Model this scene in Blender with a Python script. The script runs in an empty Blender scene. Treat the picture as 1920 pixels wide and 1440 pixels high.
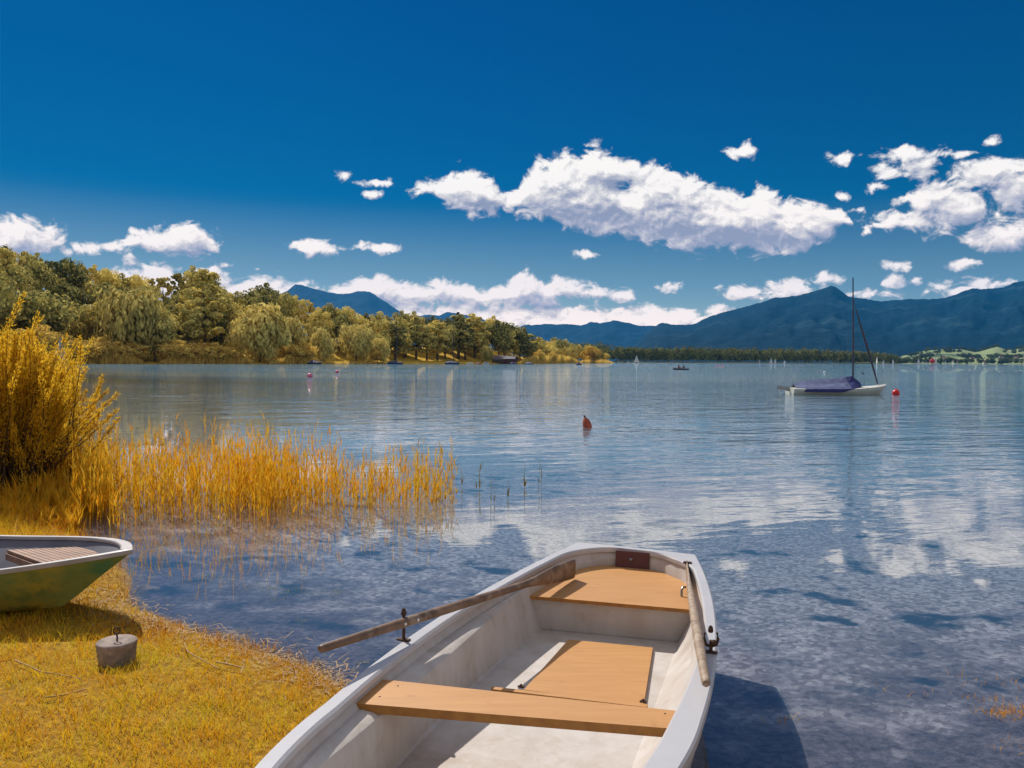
import bpy, bmesh, math, random
import numpy as np
from mathutils import Vector, Matrix, noise as mnoise

R = math.radians
SC = bpy.context.scene
COL = SC.collection

# ------------------------------------------------------------------ camera
CAM_H = 1.75
F = 1920 * 28 / 36.0
cam_data = bpy.data.cameras.new('camera')
cam_data.lens = 28
cam_data.sensor_width = 36
cam_data.clip_start = 0.05
cam_data.clip_end = 60000
cam = bpy.data.objects.new('camera', cam_data)
COL.objects.link(cam)
ROT = Matrix.Rotation(R(90 - 1.67), 4, 'X') @ Matrix.Rotation(0.0056, 4, 'Z')
cam.matrix_world = Matrix.Translation((0, 0, CAM_H)) @ ROT
SC.camera = cam
ROT3 = ROT.to_3x3()

def ray(px, py):
    return ROT3 @ Vector(((px - 960) / F, (720 - py) / F, -1))
def onz(px, py, z=0.0):
    d = ray(px, py)
    t = (z - CAM_H) / d.z
    return Vector((d.x * t, d.y * t, z))
def atd(px, py, D):
    d = ray(px, py)
    t = D / d.y
    return Vector((d.x * t, D, CAM_H + d.z * t))
def uv_of(px, py):
    d = ray(px, py).normalized()
    return math.atan2(d.x, d.y) * 1493, math.asin(d.z) * 1493

# ------------------------------------------------------------------ render settings
SC.view_settings.view_transform = 'Standard'
SC.view_settings.look = 'None'
SC.view_settings.gamma = 1
SC.view_settings.exposure = 0.32
SC.cycles.use_denoising = True
SC.cycles.denoiser = 'OPENIMAGEDENOISE'
SC.cycles.denoising_input_passes = 'RGB_ALBEDO_NORMAL'
SC.cycles.denoising_prefilter = 'ACCURATE'
SC.cycles.use_adaptive_sampling = True
SC.cycles.adaptive_threshold = 0.004
SC.cycles.max_bounces = 6
SC.cycles.diffuse_bounces = 2
SC.cycles.glossy_bounces = 3
SC.cycles.transmission_bounces = 3
SC.cycles.transparent_max_bounces = 10
SC.cycles.volume_bounces = 0
SC.cycles.caustics_reflective = False
SC.cycles.caustics_refractive = False
SC.cycles.sample_clamp_indirect = 4

# ------------------------------------------------------------------ node helpers
def new_nt(nt):
    nt.nodes.clear()
    return nt
class NT:
    """tiny wrapper for building node graphs"""
    def __init__(s, nt): s.nt = nt
    def n(s, t, **kw):
        nd = s.nt.nodes.new(t)
        for k, v in kw.items(): setattr(nd, k, v)
        return nd
    def l(s, a, b): s.nt.links.new(a, b)
    def math(s, op, a, b=None, c=None, clamp=False):
        nd = s.n('ShaderNodeMath', operation=op); nd.use_clamp = clamp
        for i, v in enumerate((a, b, c)):
            if v is None: continue
            if isinstance(v, (int, float)): nd.inputs[i].default_value = v
            else: s.l(v, nd.inputs[i])
        return nd.outputs[0]
    def vmath(s, op, a, b=None, scale=None):
        nd = s.n('ShaderNodeVectorMath', operation=op)
        for i, v in enumerate((a, b)):
            if v is None: continue
            if isinstance(v, (tuple, list)): nd.inputs[i].default_value = v
            else: s.l(v, nd.inputs[i])
        if scale is not None:
            if isinstance(scale, (int, float)): nd.inputs['Scale'].default_value = scale
            else: s.l(scale, nd.inputs['Scale'])
        return nd.outputs['Value'] if op in ('LENGTH', 'DOT_PRODUCT', 'DISTANCE') else nd.outputs[0]
    def maprange(s, v, a, b, c=0.0, d=1.0, smooth=False):
        nd = s.n('ShaderNodeMapRange'); nd.clamp = True
        if smooth: nd.interpolation_type = 'SMOOTHSTEP'
        s.l(v, nd.inputs[0])
        for i, x in enumerate((a, b, c, d)): nd.inputs[i + 1].default_value = x
        return nd.outputs[0]
    def noise(s, vec, scale, detail=4, rough=0.5, dist=0.0, dim='3D'):
        nd = s.n('ShaderNodeTexNoise', noise_dimensions=dim)
        if vec is not None: s.l(vec, nd.inputs['Vector'])
        nd.inputs['Scale'].default_value = scale
        nd.inputs['Detail'].default_value = detail
        nd.inputs['Roughness'].default_value = rough
        nd.inputs['Distortion'].default_value = dist
        return nd.outputs[0]
    def mix(s, f, a, b, blend='MIX'):
        nd = s.n('ShaderNodeMix', data_type='RGBA', blend_type=blend)
        if isinstance(f, (int, float)): nd.inputs[0].default_value = f
        else: s.l(f, nd.inputs[0])
        for i, v in ((6, a), (7, b)):
            if isinstance(v, (tuple, list)): nd.inputs[i].default_value = (*v[:3], 1)
            else: s.l(v, nd.inputs[i])
        return nd.outputs[2]
    def ramp(s, v, stops):
        nd = s.n('ShaderNodeValToRGB')
        cr = nd.color_ramp
        while len(cr.elements) < len(stops): cr.elements.new(0.5)
        for e, (p, c) in zip(cr.elements, stops):
            e.position = p; e.color = (*c[:3], 1)
        s.l(v, nd.inputs[0])
        return nd.outputs[0]

# ------------------------------------------------------------------ sun and sky
SUN_AZ = R(-32); SUN_EL = R(44)
SUN_DIR = Vector((math.sin(SUN_AZ) * math.cos(SUN_EL), math.cos(SUN_AZ) * math.cos(SUN_EL), math.sin(SUN_EL)))
sun_data = bpy.data.lights.new('sun', 'SUN')
sun_data.energy = 4.1
sun_data.angle = R(0.5)
sun_data.color = (1.0, 0.95, 0.88)
sun = bpy.data.objects.new('sun', sun_data)
sun.rotation_euler = SUN_DIR.to_track_quat('Z', 'Y').to_euler()
sun.location = SUN_DIR * 50
COL.objects.link(sun)

W = bpy.data.worlds.new("World")
SC.world = W
W.use_nodes = True
w = NT(new_nt(W.node_tree))
SKY_STRENGTH = 0.1

# cloud density as a function of (azimuth, elevation), in pixel-like angular units
UMIN, UMAX = -1400.0, 1400.0
def curve_points(pts):
    out = []
    for px, py in pts:
        u, v = uv_of(px, py)
        out.append(((u - UMIN) / (UMAX - UMIN), v / 600.0))
    return out
def set_curve(nd, pts):
    c = nd.mapping.curves[0]
    pts = sorted(curve_points(pts))
    pts = [(0.0, pts[0][1])] + pts + [(1.0, pts[-1][1])]
    while len(c.points) < len(pts): c.points.new(0.5, 0.5)
    for p, (x, y) in zip(c.points, pts):
        p.location = (x, min(max(y, 0.0), 1.0)); p.handle_type = 'VECTOR'
    nd.mapping.update()

LOW_TOP = [(-500,520),(-200,500),(0,560),(120,560),(180,540),(235,502),(270,486),(310,488),(340,505),(380,497),(410,508),(440,520),
           (480,516),(510,508),(545,528),(600,536),(650,527),(690,522),(715,504),(745,520),(790,530),(840,522),(880,526),
           (915,538),(945,528),(970,512),(990,504),(1020,522),(1055,518),(1090,530),(1130,540),(1185,542),(1200,562),(1225,566),
           (1250,580),(1290,572),(1320,585),(1345,577),(1375,572),(1385,590),(1400,640),(1600,640),(1900,640),(2100,560),(2500,540)]
LOW_BOT = [(-600,640),(560,640),(640,590),(700,580),(780,572),(860,574),(940,580),(1010,580),(1060,570),(1150,564),(1200,570),(1230,600),(1260,640),(2600,640)]
LOW2_TOP = [(600,620),(690,580),(730,562),(770,558),(810,566),(850,555),(890,566),(930,570),(960,562),(1000,570),(1040,573),(1080,566),(1110,574),(1150,571),(1190,563),(1230,566),(1260,590),(1300,640),(2600,640)]
LOW2_BOT = [(-600,645),(2600,645)]
HI_TOP = [(-600,390),(-300,400),(-60,430),(-55,500),(720,440),(755,352),(790,340),(835,330),(860,314),(890,312),(925,338),(955,362),(975,350),(985,325),
          (1005,305),(1030,292),(1060,282),(1085,290),(1110,268),(1145,276),(1175,292),(1210,304),(1245,306),(1275,318),(1300,322),
          (1325,344),(1365,350),(1400,356),(1440,342),(1465,366),(1510,374),(1550,380),(1580,392),(1592,410),(1605,470),(1990,470),(2060,330),(2300,330),(2600,350)]
HI_BOT = [(-600,450),(-300,460),(-60,445),(-55,440),(720,350),(755,358),(790,376),(835,392),(870,402),(910,408),(955,402),(975,402),(985,404),
          (1005,412),(1040,424),(1090,434),(1140,444),(1200,452),(1250,462),(1300,470),(1400,480),(1480,480),(1520,470),
          (1560,440),(1592,420),(1605,400),(1990,400),(2060,430),(2300,440),(2600,440)]
BLOBS = [(45,440,56,28),(5,455,50,22),(145,463,38,10),(212,465,22,10),(285,460,60,18),(330,455,50,22),(365,450,45,28),(258,438,16,8),(247,489,12,7),
         (595,464,44,13),(708,466,34,8),(425,497,15,6),(648,327,14,9),(712,345,42,6),(700,366,18,5),(1102,474,19,9),
         (1255,541,22,7),(1400,545,42,13),(1450,545,45,15),(1500,540,40,15),(1548,525,28,12),(1610,556,50,8),
         (1400,281,26,11),(1580,292,22,9),(1575,370,17,9),(1620,434,14,8),(1862,266,16,9),(1648,354,20,8),(1615,395,18,6),
         (1700,290,55,15),(1725,318,32,22),(1660,322,30,16),(1790,290,30,6),(1860,325,72,26),(1905,350,50,38),(1700,372,26,12),
         (1750,372,48,34),(1700,412,62,20),(1790,395,72,36),(1880,440,55,30),(1685,498,26,9),(1675,527,14,8),
         (1812,495,22,7),(1716,528,8,6),(1730,550,9,6),(1795,545,46,16),(1830,535,40,12),(1870,533,18,8)]

grp = bpy.data.node_groups.new('cloud_density', 'ShaderNodeTree')
grp.interface.new_socket('P', in_out='INPUT', socket_type='NodeSocketVector')
grp.interface.new_socket('D', in_out='OUTPUT', socket_type='NodeSocketFloat')
g = NT(grp)
gi = g.n('NodeGroupInput'); go = g.n('NodeGroupOutput')
P0 = gi.outputs[0]
# warp
wn = g.n('ShaderNodeTexNoise'); g.l(P0, wn.inputs['Vector']); wn.inputs['Scale'].default_value = 0.022; wn.inputs['Detail'].default_value = 3
wv = g.vmath('SUBTRACT', wn.outputs['Color'], (0.5, 0.5, 0.5))
wv = g.vmath('MULTIPLY', wv, (34, 24, 0))
P = g.vmath('ADD', P0, wv)
sep = g.n('ShaderNodeSeparateXYZ'); g.l(P, sep.inputs[0])
U, V = sep.outputs[0], sep.outputs[1]
t = g.math('DIVIDE', g.math('SUBTRACT', U, UMIN), UMAX - UMIN)
def band(top, bot, soft):
    a = g.n('ShaderNodeFloatCurve'); set_curve(a, top); g.l(t, a.inputs['Value'])
    b = g.n('ShaderNodeFloatCurve'); set_curve(b, bot); g.l(t, b.inputs['Value'])
    up = g.math('SUBTRACT', g.math('MULTIPLY', a.outputs[0], 600), V)
    dn = g.math('SUBTRACT', V, g.math('MULTIPLY', b.outputs[0], 600))
    d = g.math('DIVIDE', g.math('MINIMUM', up, dn), soft)
    return g.math('MINIMUM', d, 1.7)
acc = g.math('MAXIMUM', band(HI_TOP, HI_BOT, 30), band(LOW_TOP, LOW_BOT, 26))
acc = g.math('MAXIMUM', acc, g.math('SUBTRACT', band(LOW2_TOP, LOW2_BOT, 22), 0.1))
for (bx, by, rx, ry) in BLOBS:
    u, v = uv_of(bx, by)
    d = g.vmath('SUBTRACT', P, (u, v, 0))
    d = g.vmath('MULTIPLY', d, (1 / (rx * (1.08 if bx < 1600 or by > 480 else 0.94)), 1 / (ry * (1.12 if bx < 1600 or by > 480 else 0.96)), 0))
    q = g.vmath('LENGTH', d)
    q = g.math('MULTIPLY', g.math('SUBTRACT', 1.0, q), min(ry / 30.0, 1.0) + 0.30)
    acc = g.math('MAXIMUM', acc, q)
# the window of blue sky in the big cloud
u, v = uv_of(1166, 352)
d = g.vmath('MULTIPLY', g.vmath('SUBTRACT', P, (u, v, 0)), (1 / 46.0, 1 / 30.0, 0))
acc = g.math('SUBTRACT', acc, g.math('MULTIPLY', g.maprange(g.vmath('LENGTH', d), 0.1, 1.0, 1.0, 0.0, smooth=True), 1.55))
Ps = g.vmath('MULTIPLY', P0, (1, 1.35, 1))
nz = g.noise(Ps, 0.023, detail=8, rough=0.60, dist=0.6)
nz = g.math('MULTIPLY', g.math('SUBTRACT', nz, 0.5), 2.7)
nz2 = g.noise(Ps, 0.085, detail=6, rough=0.65, dist=0.3)
nz = g.math('ADD', nz, g.math('MULTIPLY', g.math('SUBTRACT', nz2, 0.5), 0.6))
acc = g.math('ADD', acc, nz)
g.l(acc, go.inputs[0])

tc = w.n('ShaderNodeTexCoord')
sx = w.n('ShaderNodeSeparateXYZ'); w.l(w.vmath('NORMALIZE', tc.outputs['Generated']), sx.inputs[0])
az = w.math('ARCTAN2', sx.outputs[0], sx.outputs[1])
el = w.math('ARCSINE', sx.outputs[2])
cv = w.n('ShaderNodeCombineXYZ')
w.l(w.math('MULTIPLY', az, 1493), cv.inputs[0]); w.l(w.math('MULTIPLY', el, 1493), cv.inputs[1])
PV = cv.outputs[0]
def dens(vec):
    nd = w.n('ShaderNodeGroup'); nd.node_tree = grp
    w.l(vec, nd.inputs[0]); return nd.outputs[0]
D0 = dens(PV)
D1 = dens(w.vmath('ADD', PV, (-4, 8, 0)))
D2 = dens(w.vmath('ADD', PV, (-14, 26, 0)))
mask = w.maprange(D0, -0.10, 0.46, smooth=True)
lit = w.math('ADD', 0.54, w.math('MULTIPLY', w.math('SUBTRACT', D0, D1), 0.50))
lit = w.math('ADD', lit, w.math('MULTIPLY', w.math('SUBTRACT', D0, D2), 0.40))
lowp = w.noise(w.vmath('ADD', w.vmath('MULTIPLY', PV, (1, 1.7, 1)), (37, 11, 0)), 0.016, 4, 0.55)
thick = w.math('MULTIPLY', w.maprange(D0, 0.5, 1.5), w.maprange(lowp, 0.40, 0.66, 0.0, 0.42, smooth=True))
lit = w.math('SUBTRACT', lit, thick, clamp=True)
ccol = w.ramp(lit, [(0.0, (2.5, 2.7, 3.7)), (0.30, (4.0, 4.0, 4.8)), (0.58, (5.9, 5.75, 5.9)), (0.92, (8.9, 8.5, 8.2))])
# clouds low in the sky are seen through more air: they are lit the same but the haze box dims them
elV = w.math('MULTIPLY', el, 1493)
ccol = w.mix(1.0, ccol, w.ramp(w.math('DIVIDE', elV, 400), [(0.0, (1.55, 1.30, 1.12)), (0.35, (1.35, 1.2, 1.08)), (0.8, (1.08, 1.05, 1.0))]), 'MULTIPLY')
sky = w.n('ShaderNodeTexSky', sky_type='NISHITA')
sky.sun_disc = False
sky.sun_elevation = SUN_EL
sky.sun_rotation = SUN_AZ
sky.altitude = 500
sky.air_density = 1.0
sky.dust_density = 0.3
sky.ozone_density = 3.0
skyc = w.mix(1.0, sky.outputs[0], (0.39, 0.66, 0.94), 'MULTIPLY')
grade = w.ramp(w.math('DIVIDE', elV, 1400), [(0.03, (1.6, 0.95, 0.62)), (0.118, (0.92, 0.58, 0.38)), (0.20, (0.22, 0.32, 0.32)), (0.27, (0.05, 0.265, 0.33)), (0.42, (0.0, 0.245, 0.36)), (0.62, (0.0, 0.24, 0.37)), (0.85, (0.9, 0.9, 0.8))])
skyc = w.mix(1.0, skyc, grade, 'MULTIPLY')
hs = w.n('ShaderNodeHueSaturation'); hs.inputs['Saturation'].default_value = 1.12; w.l(skyc, hs.inputs['Color'])
# unseen bright clouds overhead and behind the viewer, added to lift the fill light
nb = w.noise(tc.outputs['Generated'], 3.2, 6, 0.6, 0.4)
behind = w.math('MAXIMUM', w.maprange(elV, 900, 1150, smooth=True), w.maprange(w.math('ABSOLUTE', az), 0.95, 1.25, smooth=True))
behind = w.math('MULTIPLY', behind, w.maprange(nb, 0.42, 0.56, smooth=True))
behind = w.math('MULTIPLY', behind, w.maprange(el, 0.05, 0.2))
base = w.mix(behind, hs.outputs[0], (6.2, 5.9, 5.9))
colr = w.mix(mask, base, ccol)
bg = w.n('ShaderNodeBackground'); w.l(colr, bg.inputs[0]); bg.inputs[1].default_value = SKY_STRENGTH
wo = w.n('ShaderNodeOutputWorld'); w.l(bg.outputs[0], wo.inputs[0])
W.cycles.sampling_method = 'MANUAL'
W.cycles.sample_map_resolution = 512

# ------------------------------------------------------------------ materials
MATS = {}
def mat(name, c1, c2=None, scale=5.0, rough=0.6, bump=0.0, bscale=None, metal=0.0, stretch=(1, 1, 1), detail=5,
        ramp=(0.35, 0.65), spec=0.5, coat=0.0, c3=None, scale3=1.0, lo3=0.55, hi3=0.7):
    m = bpy.data.materials.new(name); m.use_nodes = True
    k = NT(new_nt(m.node_tree))
    tc = k.n('ShaderNodeTexCoord')
    vec = k.vmath('MULTIPLY', tc.outputs['Object'], stretch)
    b = k.n('ShaderNodeBsdfPrincipled'); o = k.n('ShaderNodeOutputMaterial')
    k.l(b.outputs[0], o.inputs[0])
    b.inputs['Roughness'].default_value = rough
    b.inputs['Metallic'].default_value = metal
    b.inputs['Specular IOR Level'].default_value = spec
    b.inputs['Coat Weight'].default_value = coat
    if c2 is None: c2 = tuple(x * 0.8 for x in c1)
    nz = k.noise(vec, scale, detail, 0.6)
    col = k.ramp(nz, [(ramp[0], c2), (ramp[1], c1)])
    if c3 is not None:
        n3 = k.noise(tc.outputs['Object'], scale3, 6, 0.65)
        col = k.mix(k.maprange(n3, lo3, hi3), col, c3)
    k.l(col, b.inputs['Base Color'])
    if bump:
        bn = k.n('ShaderNodeBump'); bn.inputs['Distance'].default_value = bump; bn.inputs['Strength'].default_value = 1.0
        k.l(k.noise(vec, bscale or scale * 3, 6, 0.6), bn.inputs['Height'])
        k.l(bn.outputs[0], b.inputs['Normal'])
    MATS[name] = m
    return m

def leaf_mat(name, cols, transl=0.3, nscale=0.15, rough=0.9):
    """cols: list of 3 colours; mixed per object and by noise in clumps and by leaf"""
    m = bpy.data.materials.new(name); m.use_nodes = True
    k = NT(new_nt(m.node_tree))
    tc = k.n('ShaderNodeTexCoord'); oi = k.n('ShaderNodeObjectInfo')
    nz = k.noise(tc.outputs['Object'], nscale, 3, 0.6)
    at = k.n('ShaderNodeAttribute', attribute_name='rnd')
    v = k.math('ADD', k.math('MULTIPLY', nz, 0.9), k.math('MULTIPLY', oi.outputs['Random'], 0.55))
    v = k.math('ADD', v, k.math('MULTIPLY', at.outputs['Fac'], 0.5))
    v = k.math('SUBTRACT', v, 0.48)
    n = len(cols)
    col = k.ramp(v, [((i + 0.5) / n, c) for i, c in enumerate(cols)])
    d = k.n('ShaderNodeBsdfPrincipled'); k.l(col, d.inputs['Base Color']); d.inputs['Roughness'].default_value = rough
    d.inputs['Specular IOR Level'].default_value = 0.05
    tr = k.n('ShaderNodeBsdfTranslucent'); k.l(col, tr.inputs[0])
    mx = k.n('ShaderNodeMixShader'); mx.inputs[0].default_value = transl
    k.l(d.outputs[0], mx.inputs[1]); k.l(tr.outputs[0], mx.inputs[2])
    o = k.n('ShaderNodeOutputMaterial'); k.l(mx.outputs[0], o.inputs[0])
    MATS[name] = m
    return m

mat('gelcoat_white', (0.50, 0.485, 0.49), (0.45, 0.435, 0.44), 3, 0.38, 0.0006, 60, c3=(0.55, 0.50, 0.44), scale3=5, lo3=0.58, hi3=0.8)
mat('gelcoat_inside', (0.55, 0.50, 0.455), (0.47, 0.41, 0.355), 9, 0.6, 0.0015, 40, stretch=(1, 1, 0.22), c3=(0.36, 0.27, 0.18), scale3=9, lo3=0.54, hi3=0.88)
mat('tan_board', (0.54, 0.27, 0.09), (0.48, 0.23, 0.07), 4, 0.5, 0.0006, 60, stretch=(0.8, 9, 1), c3=(0.36, 0.16, 0.05), scale3=12, lo3=0.62, hi3=0.80)
mat('tan_edge', (0.40, 0.17, 0.03), (0.30, 0.12, 0.02), 20, 0.6)
mat('maroon_board', (0.10, 0.025, 0.025), (0.075, 0.018, 0.02), 12, 0.45, 0.0005, 60)
mat('oar_wood', (0.22, 0.13, 0.075), (0.10, 0.055, 0.03), 7, 0.5, 0.0008, 40, stretch=(1, 1, 1), c3=(0.30, 0.22, 0.15), scale3=10, lo3=0.5, hi3=0.7)
mat('oar_wood_pale', (0.33, 0.235, 0.155), (0.19, 0.12, 0.075), 16, 0.6, 0.0008, 50, c3=(0.42, 0.33, 0.24), scale3=28, lo3=0.45, hi3=0.7)
mat('steel', (0.45, 0.42, 0.38), (0.18, 0.13, 0.10), 40, 0.4, 0.0004, 120, metal=0.9)
mat('rusty_iron', (0.10, 0.055, 0.035), (0.05, 0.03, 0.02), 60, 0.75, 0.001, 120, metal=0.4)
mat('green_paint', (0.38, 0.29, 0.035), (0.08, 0.19, 0.08), 2.2, 0.45, 0.0008, 30, stretch=(1, 1, 2), c3=(0.16, 0.20, 0.05), scale3=10, lo3=0.5, hi3=0.65)
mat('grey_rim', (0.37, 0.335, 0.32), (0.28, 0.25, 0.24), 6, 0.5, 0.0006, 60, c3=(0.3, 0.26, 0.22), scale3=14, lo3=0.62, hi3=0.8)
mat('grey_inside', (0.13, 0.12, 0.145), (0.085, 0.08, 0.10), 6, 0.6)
mat('weathered_slats', (0.34, 0.18, 0.10), (0.17, 0.08, 0.045), 8, 0.7, 0.001, 50, stretch=(1, 4, 1))
mat('concrete', (0.36, 0.28, 0.23), (0.20, 0.15, 0.12), 14, 0.9, 0.004, 60, c3=(0.10, 0.11, 0.08), scale3=9, lo3=0.5, hi3=0.7)
mat('dead_stick', (0.46, 0.30, 0.13), (0.28, 0.15, 0.05), 30, 0.8, 0.0008, 90)
mat('bark', (0.10, 0.075, 0.05), (0.05, 0.035, 0.022), 6, 0.9, 0.02, 20, stretch=(1, 1, 0.3))
mat('twig', (0.09, 0.05, 0.018), (0.045, 0.022, 0.01), 9, 0.8)
mat('sail_white', (0.80, 0.78, 0.75), (0.72, 0.70, 0.68), 1, 0.7)
mat('sail_grey', (0.50, 0.49, 0.50), (0.38, 0.37, 0.38), 1, 0.7)
mat('sail_red', (0.65, 0.03, 0.05), (0.5, 0.02, 0.03), 1, 0.6)
mat('boat_white', (0.70, 0.68, 0.60), (0.60, 0.57, 0.48), 2, 0.4)
mat('boat_cream', (0.58, 0.59, 0.52), (0.48, 0.50, 0.42), 2, 0.35)
mat('boat_blue', (0.012, 0.025, 0.12), (0.008, 0.015, 0.08), 2, 0.4)
mat('boat_dark', (0.03, 0.03, 0.04), (0.02, 0.02, 0.025), 2, 0.5)
mat('cover_blue', (0.018, 0.026, 0.16), (0.012, 0.016, 0.09), 5, 0.7, 0.02, 5)
mat('cover_grey', (0.11, 0.135, 0.26), (0.06, 0.075, 0.16), 3, 0.75, 0.03, 4)
mat('mast_dark', (0.035, 0.035, 0.07), (0.02, 0.02, 0.04), 3, 0.4)
mat('mast_grey', (0.30, 0.31, 0.34), (0.2, 0.2, 0.22), 3, 0.35, metal=0.5)
mat('buoy_red', (0.72, 0.015, 0.015), (0.6, 0.012, 0.012), 4, 0.35)
mat('buoy_orange', (0.50, 0.085, 0.02), (0.30, 0.045, 0.015), 6, 0.45)
mat('buoy_pink', (0.70, 0.16, 0.25), (0.62, 0.11, 0.2), 4, 0.4)
mat('buoy_white', (0.8, 0.78, 0.78), None, 4, 0.4)
mat('skin', (0.20, 0.115, 0.08), (0.16, 0.09, 0.06), 4, 0.6)
mat('cloth_dark', (0.02, 0.025, 0.05), None, 8, 0.9)
mat('cloth_red', (0.25, 0.03, 0.03), None, 8, 0.9)
mat('hair', (0.03, 0.02, 0.012), None, 8, 0.8)
mat('roof_grey', (0.16, 0.12, 0.11), (0.10, 0.075, 0.07), 2, 0.8)
mat('roof_dark', (0.045, 0.045, 0.07), (0.03, 0.03, 0.04), 2, 0.6)
mat('roof_red', (0.22, 0.07, 0.04), (0.15, 0.05, 0.03), 1, 0.8)
mat('wall_red', (0.12, 0.022, 0.018), (0.08, 0.015, 0.012), 2, 0.8, stretch=(6, 6, .3))
mat('wall_brown', (0.11, 0.06, 0.035), (0.07, 0.04, 0.025), 2, 0.8, stretch=(6, 6, .3))
mat('wall_white', (0.75, 0.72, 0.66), None, 1, 0.8)
mat('window_dark', (0.02, 0.025, 0.03), None, 1, 0.15)
mat('bird_dark', (0.02, 0.02, 0.025), None, 10, 0.7)

leaf_mat('leaf_wood', [(0.065, 0.09, 0.04), (0.40, 0.36, 0.11), (0.78, 0.64, 0.18), (0.95, 0.76, 0.22)], 0.32, 0.16)
leaf_mat('leaf_willow', [(0.34, 0.29, 0.09), (0.68, 0.55, 0.16), (0.92, 0.73, 0.22)], 0.32, 0.2)
leaf_mat('leaf_gold', [(0.56, 0.38, 0.08), (0.82, 0.56, 0.12), (0.92, 0.70, 0.18)], 0.42, 0.25)
leaf_mat('leaf_conifer', [(0.03, 0.045, 0.03), (0.05, 0.07, 0.04)], 0.1, 0.2)
leaf_mat('leaf_far', [(0.07, 0.085, 0.032), (0.13, 0.14, 0.04), (0.20, 0.19, 0.055)], 0.25, 0.01)
leaf_mat('leaf_shrub', [(0.66, 0.38, 0.02), (0.86, 0.56, 0.04), (0.94, 0.72, 0.12)], 0.55, 1.6)
leaf_mat('reed_leaf', [(0.46, 0.17, 0.008), (0.72, 0.30, 0.010), (0.82, 0.40, 0.015), (0.68, 0.44, 0.04)], 0.5, 0.9)
leaf_mat('reed_olive', [(0.16, 0.12, 0.015), (0.28, 0.19, 0.02), (0.40, 0.25, 0.02)], 0.35, 0.9)
leaf_mat('weed_leaf', [(0.20, 0.22, 0.05), (0.38, 0.38, 0.12), (0.55, 0.5, 0.25)], 0.3, 2.5)

# ------------------------------------------------------------------ mesh helpers
def tag(o, label=None, cat=None, group=None, kind=None):
    if label: o['label'] = label
    if cat: o['category'] = cat
    if group: o['group'] = group
    if kind: o['kind'] = kind
    return o
def empty(name, loc=(0, 0, 0), rz=0.0):
    o = bpy.data.objects.new(name, None)
    o.empty_display_size = 0.1
    o.location = loc; o.rotation_euler = (0, 0, rz)
    COL.objects.link(o); return o
def link(name, me, parent=None, loc=(0, 0, 0)):
    o = bpy.data.objects.new(name, me)
    o.location = loc
    if parent is not None: o.parent = parent
    COL.objects.link(o); return o
def children(o): return [c for c in COL.objects if c.parent == o]
def copy_tree(root, kids, loc, rz=None, scale=None):
    """kids: list of (child, [grandchildren])"""
    r = root.copy(); COL.objects.link(r); r.location = loc
    if rz is not None: r.rotation_euler = (0, 0, rz)
    if scale is not None: r.scale = scale
    for ch, gs in kids:
        c = ch.copy(); COL.objects.link(c); c.parent = r
        for gg in gs:
            d = gg.copy(); COL.objects.link(d); d.parent = c
    return r
def np_mesh(name, verts, quads=None, tris=None, mats=(), smooth=False, rnd=None, attrs=None):
    me = bpy.data.meshes.new(name)
    verts = np.asarray(verts, dtype=np.float32).reshape(-1, 3)
    nq = 0 if quads is None else len(quads); ntr = 0 if tris is None else len(tris)
    me.vertices.add(len(verts)); me.vertices.foreach_set('co', verts.ravel())
    loops = []
    if nq: loops.append(np.asarray(quads, dtype=np.int32).ravel())
    if ntr: loops.append(np.asarray(tris, dtype=np.int32).ravel())
    loops = np.concatenate(loops)
    me.loops.add(len(loops)); me.loops.foreach_set('vertex_index', loops)
    me.polygons.add(nq + ntr)
    starts = np.concatenate([np.arange(nq) * 4, nq * 4 + np.arange(ntr) * 3]).astype(np.int32)
    me.polygons.foreach_set('loop_start', starts)
    if smooth: me.polygons.foreach_set('use_smooth', np.ones(nq + ntr, dtype=bool))
    for m in mats: me.materials.append(MATS[m])
    if rnd is not None:
        a = me.attributes.new('rnd', 'FLOAT', 'POINT'); a.data.foreach_set('value', np.asarray(rnd, dtype=np.float32))
    for k_, v_ in (attrs or {}).items():
        a = me.attributes.new(k_, 'FLOAT', 'POINT'); a.data.foreach_set('value', np.asarray(v_, dtype=np.float32))
    me.update(calc_edges=True); me.validate()
    return me

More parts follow.
